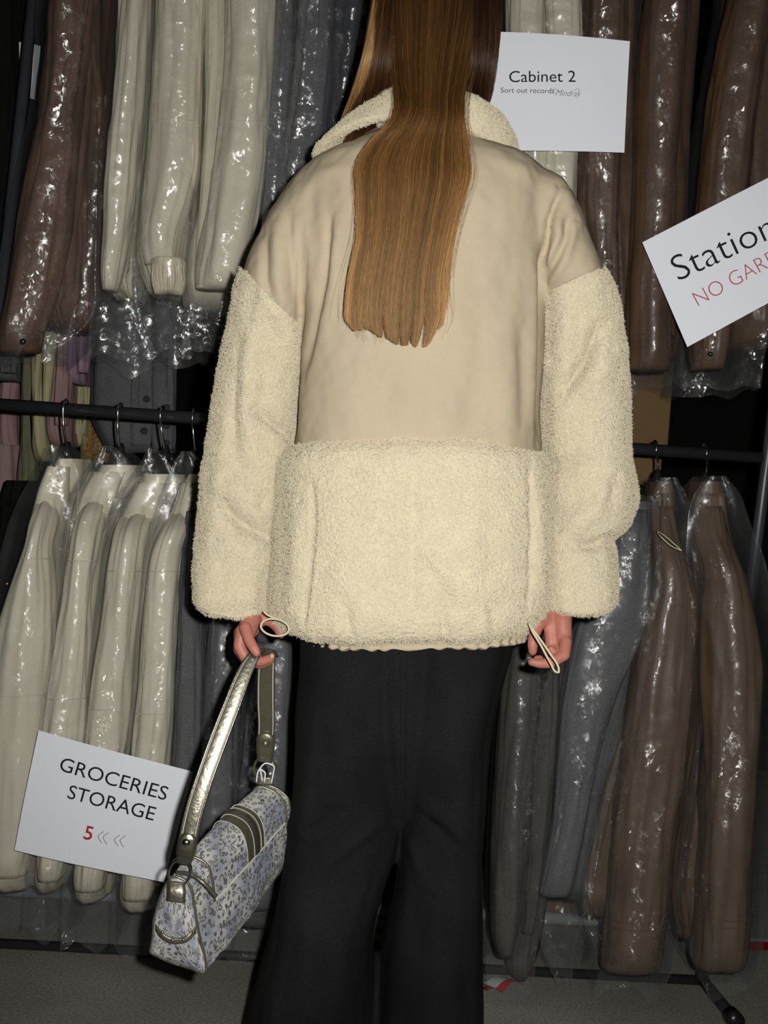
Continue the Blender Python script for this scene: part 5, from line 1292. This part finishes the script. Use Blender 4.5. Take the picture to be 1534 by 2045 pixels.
for nm, R_, sg in (('gusset', PB[0], -1), ('gusset', PB[-1], 1)):
    c = R_.mean(0); ax = PB[0].mean(0) - PB[-1].mean(0); ax = ax / np.linalg.norm(ax) * (-sg)
    rings = np.array([c + (R_ - c) * q + ax * 0.010 * math.sqrt(max(0, 1 - q * q)) for q in (1.0, 0.96, 0.85, 0.65, 0.4, 0.15)])
    loft_mesh(nm, rings, M['leopard'], bagt, cap1=True)
    tube_mesh('piping', R_ * 1.0, 0.0022, M['darksilver'], bagt, nu=8, closed=True)
# gusset trims: tab below the ring, curved studded band
def on_gusset(px, py, lift=0.012): return at(px, py, YN - lift)
def strip(name, cl, half, m, parent, thick=0.002, nrm=(0, -1, 0), **k):
    """flat band along world points cl; half = half-width vectors"""
    cl = np.asarray(cl); half = np.asarray(half); nn = np.asarray(nrm, float)
    w5 = np.array([-1, -0.97, -0.5, 0, 0.5, 0.97, 1]); h5 = np.array([0, .7, 1, 1.15, 1, .7, 0])
    topP = cl[:, None] + half[:, None] * w5[None, :, None] + nn * (thick * h5)[None, :, None]
    botP = cl[:, None] + half[:, None] * w5[None, ::-1, None]
    return loft_mesh(name, np.concatenate([topP, botP[:, 1:-1]], 1), m, parent, cap0=True, cap1=True, **k)
def pxband(Ls, Rs, Y, n=24):
    Lw = path(np.array([at(*p, y) for p, y in zip(Ls, Y)]), n); Rw = path(np.array([at(*p, y) for p, y in zip(Rs, Y)]), n)
    return (Lw + Rw) / 2, (Rw - Lw) / 2
c_, h_ = pxband([(334, 1758), (333, 1776), (332, 1798)], [(370, 1762), (371, 1780), (370, 1803)], [1.592, 1.586, 1.584])
strip('tab', c_, h_, M['silver'], bagt)
c_, h_ = pxband([(312, 1846), (322, 1860), (345, 1872), (370, 1870), (390, 1850)], [(311, 1858), (322, 1873), (345, 1884), (372, 1882), (392, 1864)], [1.594, 1.588, 1.586, 1.586, 1.592])
strip('gusset_band', c_, h_, M['darksilver'], bagt)
for p in ((324, 1862), (345, 1878), (367, 1877), (386, 1860)):
    q = at(*p, 1.583); Pd = ellipsoid(q, .0026, .0022, .0026, 12, 8); loft_mesh('stud', Pd, M['chrome'], bagt)
# flap over the top, with the metallic band across it
iu = np.arange(nr)
def flap_surface(t, off):
    R_ = bag_surface(t, off)
    return R_
seg = np.r_[np.arange(nr - 14, nr), np.arange(0, 22)]                     # from the far top edge round to the front face
tt = np.linspace(0.16, 0.94, 40)
FP = np.array([flap_surface(t, 0.035)[seg] for t in tt])
FP[:, -1] += 0.0
loft_mesh('flap', FP, M['leopard'], bagt, wrap=False)
FPi = np.array([flap_surface(t, 0.012)[seg] for t in tt])
edge = np.concatenate([FP[0], FP[:, -1], FP[::-1][0][::-1]])
tube_mesh('flap_edge', FP[:, -1], 0.0014, M['stitch'], bagt, nu=6)
tube_mesh('flap_piping', FP[0], 0.0022, M['darksilver'], bagt, nu=8)
tube_mesh('flap_piping', FP[-1], 0.0022, M['darksilver'], bagt, nu=8)
tb = np.linspace(0.49, 0.68, 9)
loft_mesh('flap_band', np.array([flap_surface(t, 0.055)[seg] for t in tb]), M['darksilver'], bagt, wrap=False)
tb = np.linspace(0.575, 0.63, 7)
loft_mesh('flap_band', np.array([flap_surface(t, 0.058 + 0.035 * math.sin((t - 0.575) / 0.055 * math.pi))[seg] for t in tb]), M['silver'], bagt, wrap=False)
for t in (0.492, 0.565, 0.64, 0.678): tube_mesh('stitching', flap_surface(t, 0.062)[seg], 0.0006, M['stitch'], bagt, nu=5)
# zip pull edge at the near end
tube_mesh('zip', [at(x, y, Y) for x, y, Y in ((352, 1742, 1.60), (378, 1745, 1.592), (405, 1762, 1.585), (432, 1790, 1.590))], 0.003, M['darksilver'], bagt, nu=8, n=24)
# rings
def ring(cx, cy, rx, ry, Y, name='ring', tilt=0.0, m='chrome'):
    pts = [at(cx + rx * math.cos(q) * math.cos(tilt) - ry * math.sin(q) * math.sin(tilt), cy + rx * math.cos(q) * math.sin(tilt) + ry * math.sin(q) * math.cos(tilt), Y + 0.006 * math.sin(q)) for q in np.linspace(0, 2 * np.pi, 36, endpoint=False)]
    tube_mesh(name, pts, 0.0022, M[m], bagt, nu=8, closed=True)
ring(359, 1742, 22, 27, 1.588, tilt=0.35)
ring(529, 1533, 21, 22, 1.775, tilt=0.2, m='darksilver')
# plastic ties on the far ring
for pts in (((512, 1562), (516, 1540), (532, 1524), (548, 1532), (542, 1564)), ((524, 1560), (520, 1536), (530, 1545), (528, 1562))):
    tube_mesh('plastic_tie', [at(*p, 1.765) for p in pts], 0.0013, M['clear'], bagt, nu=6, n=24)
c_, h_ = pxband([(512, 1552), (511, 1566)], [(545, 1552), (548, 1568)], [1.775, 1.775], 6); strip('tab', c_, h_, M['darksilver'], bagt)
# strap: near run bright, far run's shade put into a darker leather colour
SLp = [(355, 1690), (360, 1662), (372, 1610), (395, 1540), (420, 1470), (448, 1400), (468, 1352), (484, 1322), (497, 1304)]
SRp = [(391, 1697), (396, 1668), (408, 1618), (430, 1548), (456, 1478), (482, 1408), (498, 1362), (510, 1332), (519, 1312)]
Ys_ = [1.585, 1.586, 1.59, 1.60, 1.615, 1.632, 1.645, 1.655, 1.662]
c_, h_ = pxband(SLp, SRp, Ys_, 60); strap = strip('strap', c_, h_, M['silver'], bagt, 0.004)
for sgn in (-0.86, 0.86, -0.70, 0.70):
    big_ = abs(sgn) > 0.8
    tube_mesh('strap_piping' if big_ else 'stitching', c_ + h_ * sgn + [0, -0.0045, 0], 0.0018 if big_ else 0.0007, M['silver'] if big_ else M['stitch'], strap, nu=6)
# over the fingers
top_c = [at(508, 1306, 1.664), at(517, 1300, 1.674), at(527, 1299, 1.690), at(537, 1303, 1.700), at(540, 1312, 1.706)]
top_h = np.array([[0.0085, 0.004, -0.004], [0.006, 0.010, 0], [0.005, 0.012, 0.0], [0.006, 0.012, 0.0], [0.012, 0.004, 0]])
cc = path(np.array(top_c), 20); hh = path(top_h + np.arange(5)[:, None] * 1e-6, 20)
strip('strap_bend', cc, hh, M['darksilver'], bagt, 0.003, nrm=(0, -0.3, 0.9))
SLf = [(517, 1308), (514, 1350), (513, 1400), (515, 1450), (514, 1490)]
SRf = [(550, 1306), (549, 1350), (549, 1400), (549, 1450), (546, 1490)]
c_, h_ = pxband(SLf, SRf, [1.706, 1.72, 1.735, 1.75, 1.765], 40); s2_ = strip('strap', c_, h_, M['darksilver'], bagt, 0.003)
for sgn in (-0.8, 0.8): tube_mesh('stitching', c_ + h_ * sgn + [0, -0.0032, 0], 0.0008, M['stitch'], s2_, nu=6)
# rounded ends with studs
def strap_end(Ls, Rs, Y, stud_p, m, Yst, loop):
    c_, h_ = pxband(Ls, Rs, Y, 20); o = strip('strap_end', c_, h_, M[m], bagt, 0.005)
    q = at(*stud_p, Yst); loft_mesh('stud', ellipsoid(q, .0058, .004, .0058, 16, 10), M['chrome' if m == 'silver' else 'darksilver'], o)
    c_, h_ = pxband(*loop, 8); strip('strap_loop', c_, h_, M[m], bagt, 0.004)
strap_end([(367, 1662), (358, 1672), (353, 1690), (352, 1706)], [(386, 1664), (394, 1678), (392, 1698), (387, 1712)], [1.578, 1.576, 1.576, 1.578], (372, 1683), 'silver', 1.570,
          ([(353, 1704), (352, 1722)], [(388, 1711), (381, 1727)], [1.580, 1.586]))
strap_end([(520, 1464), (513, 1472), (512, 1490), (513, 1506)], [(540, 1464), (548, 1472), (549, 1490), (547, 1507)], [1.752, 1.752, 1.756, 1.76], (530, 1485), 'darksilver', 1.748,
          ([(513, 1504), (513, 1520)], [(546, 1506), (544, 1522)], [1.765, 1.772]))
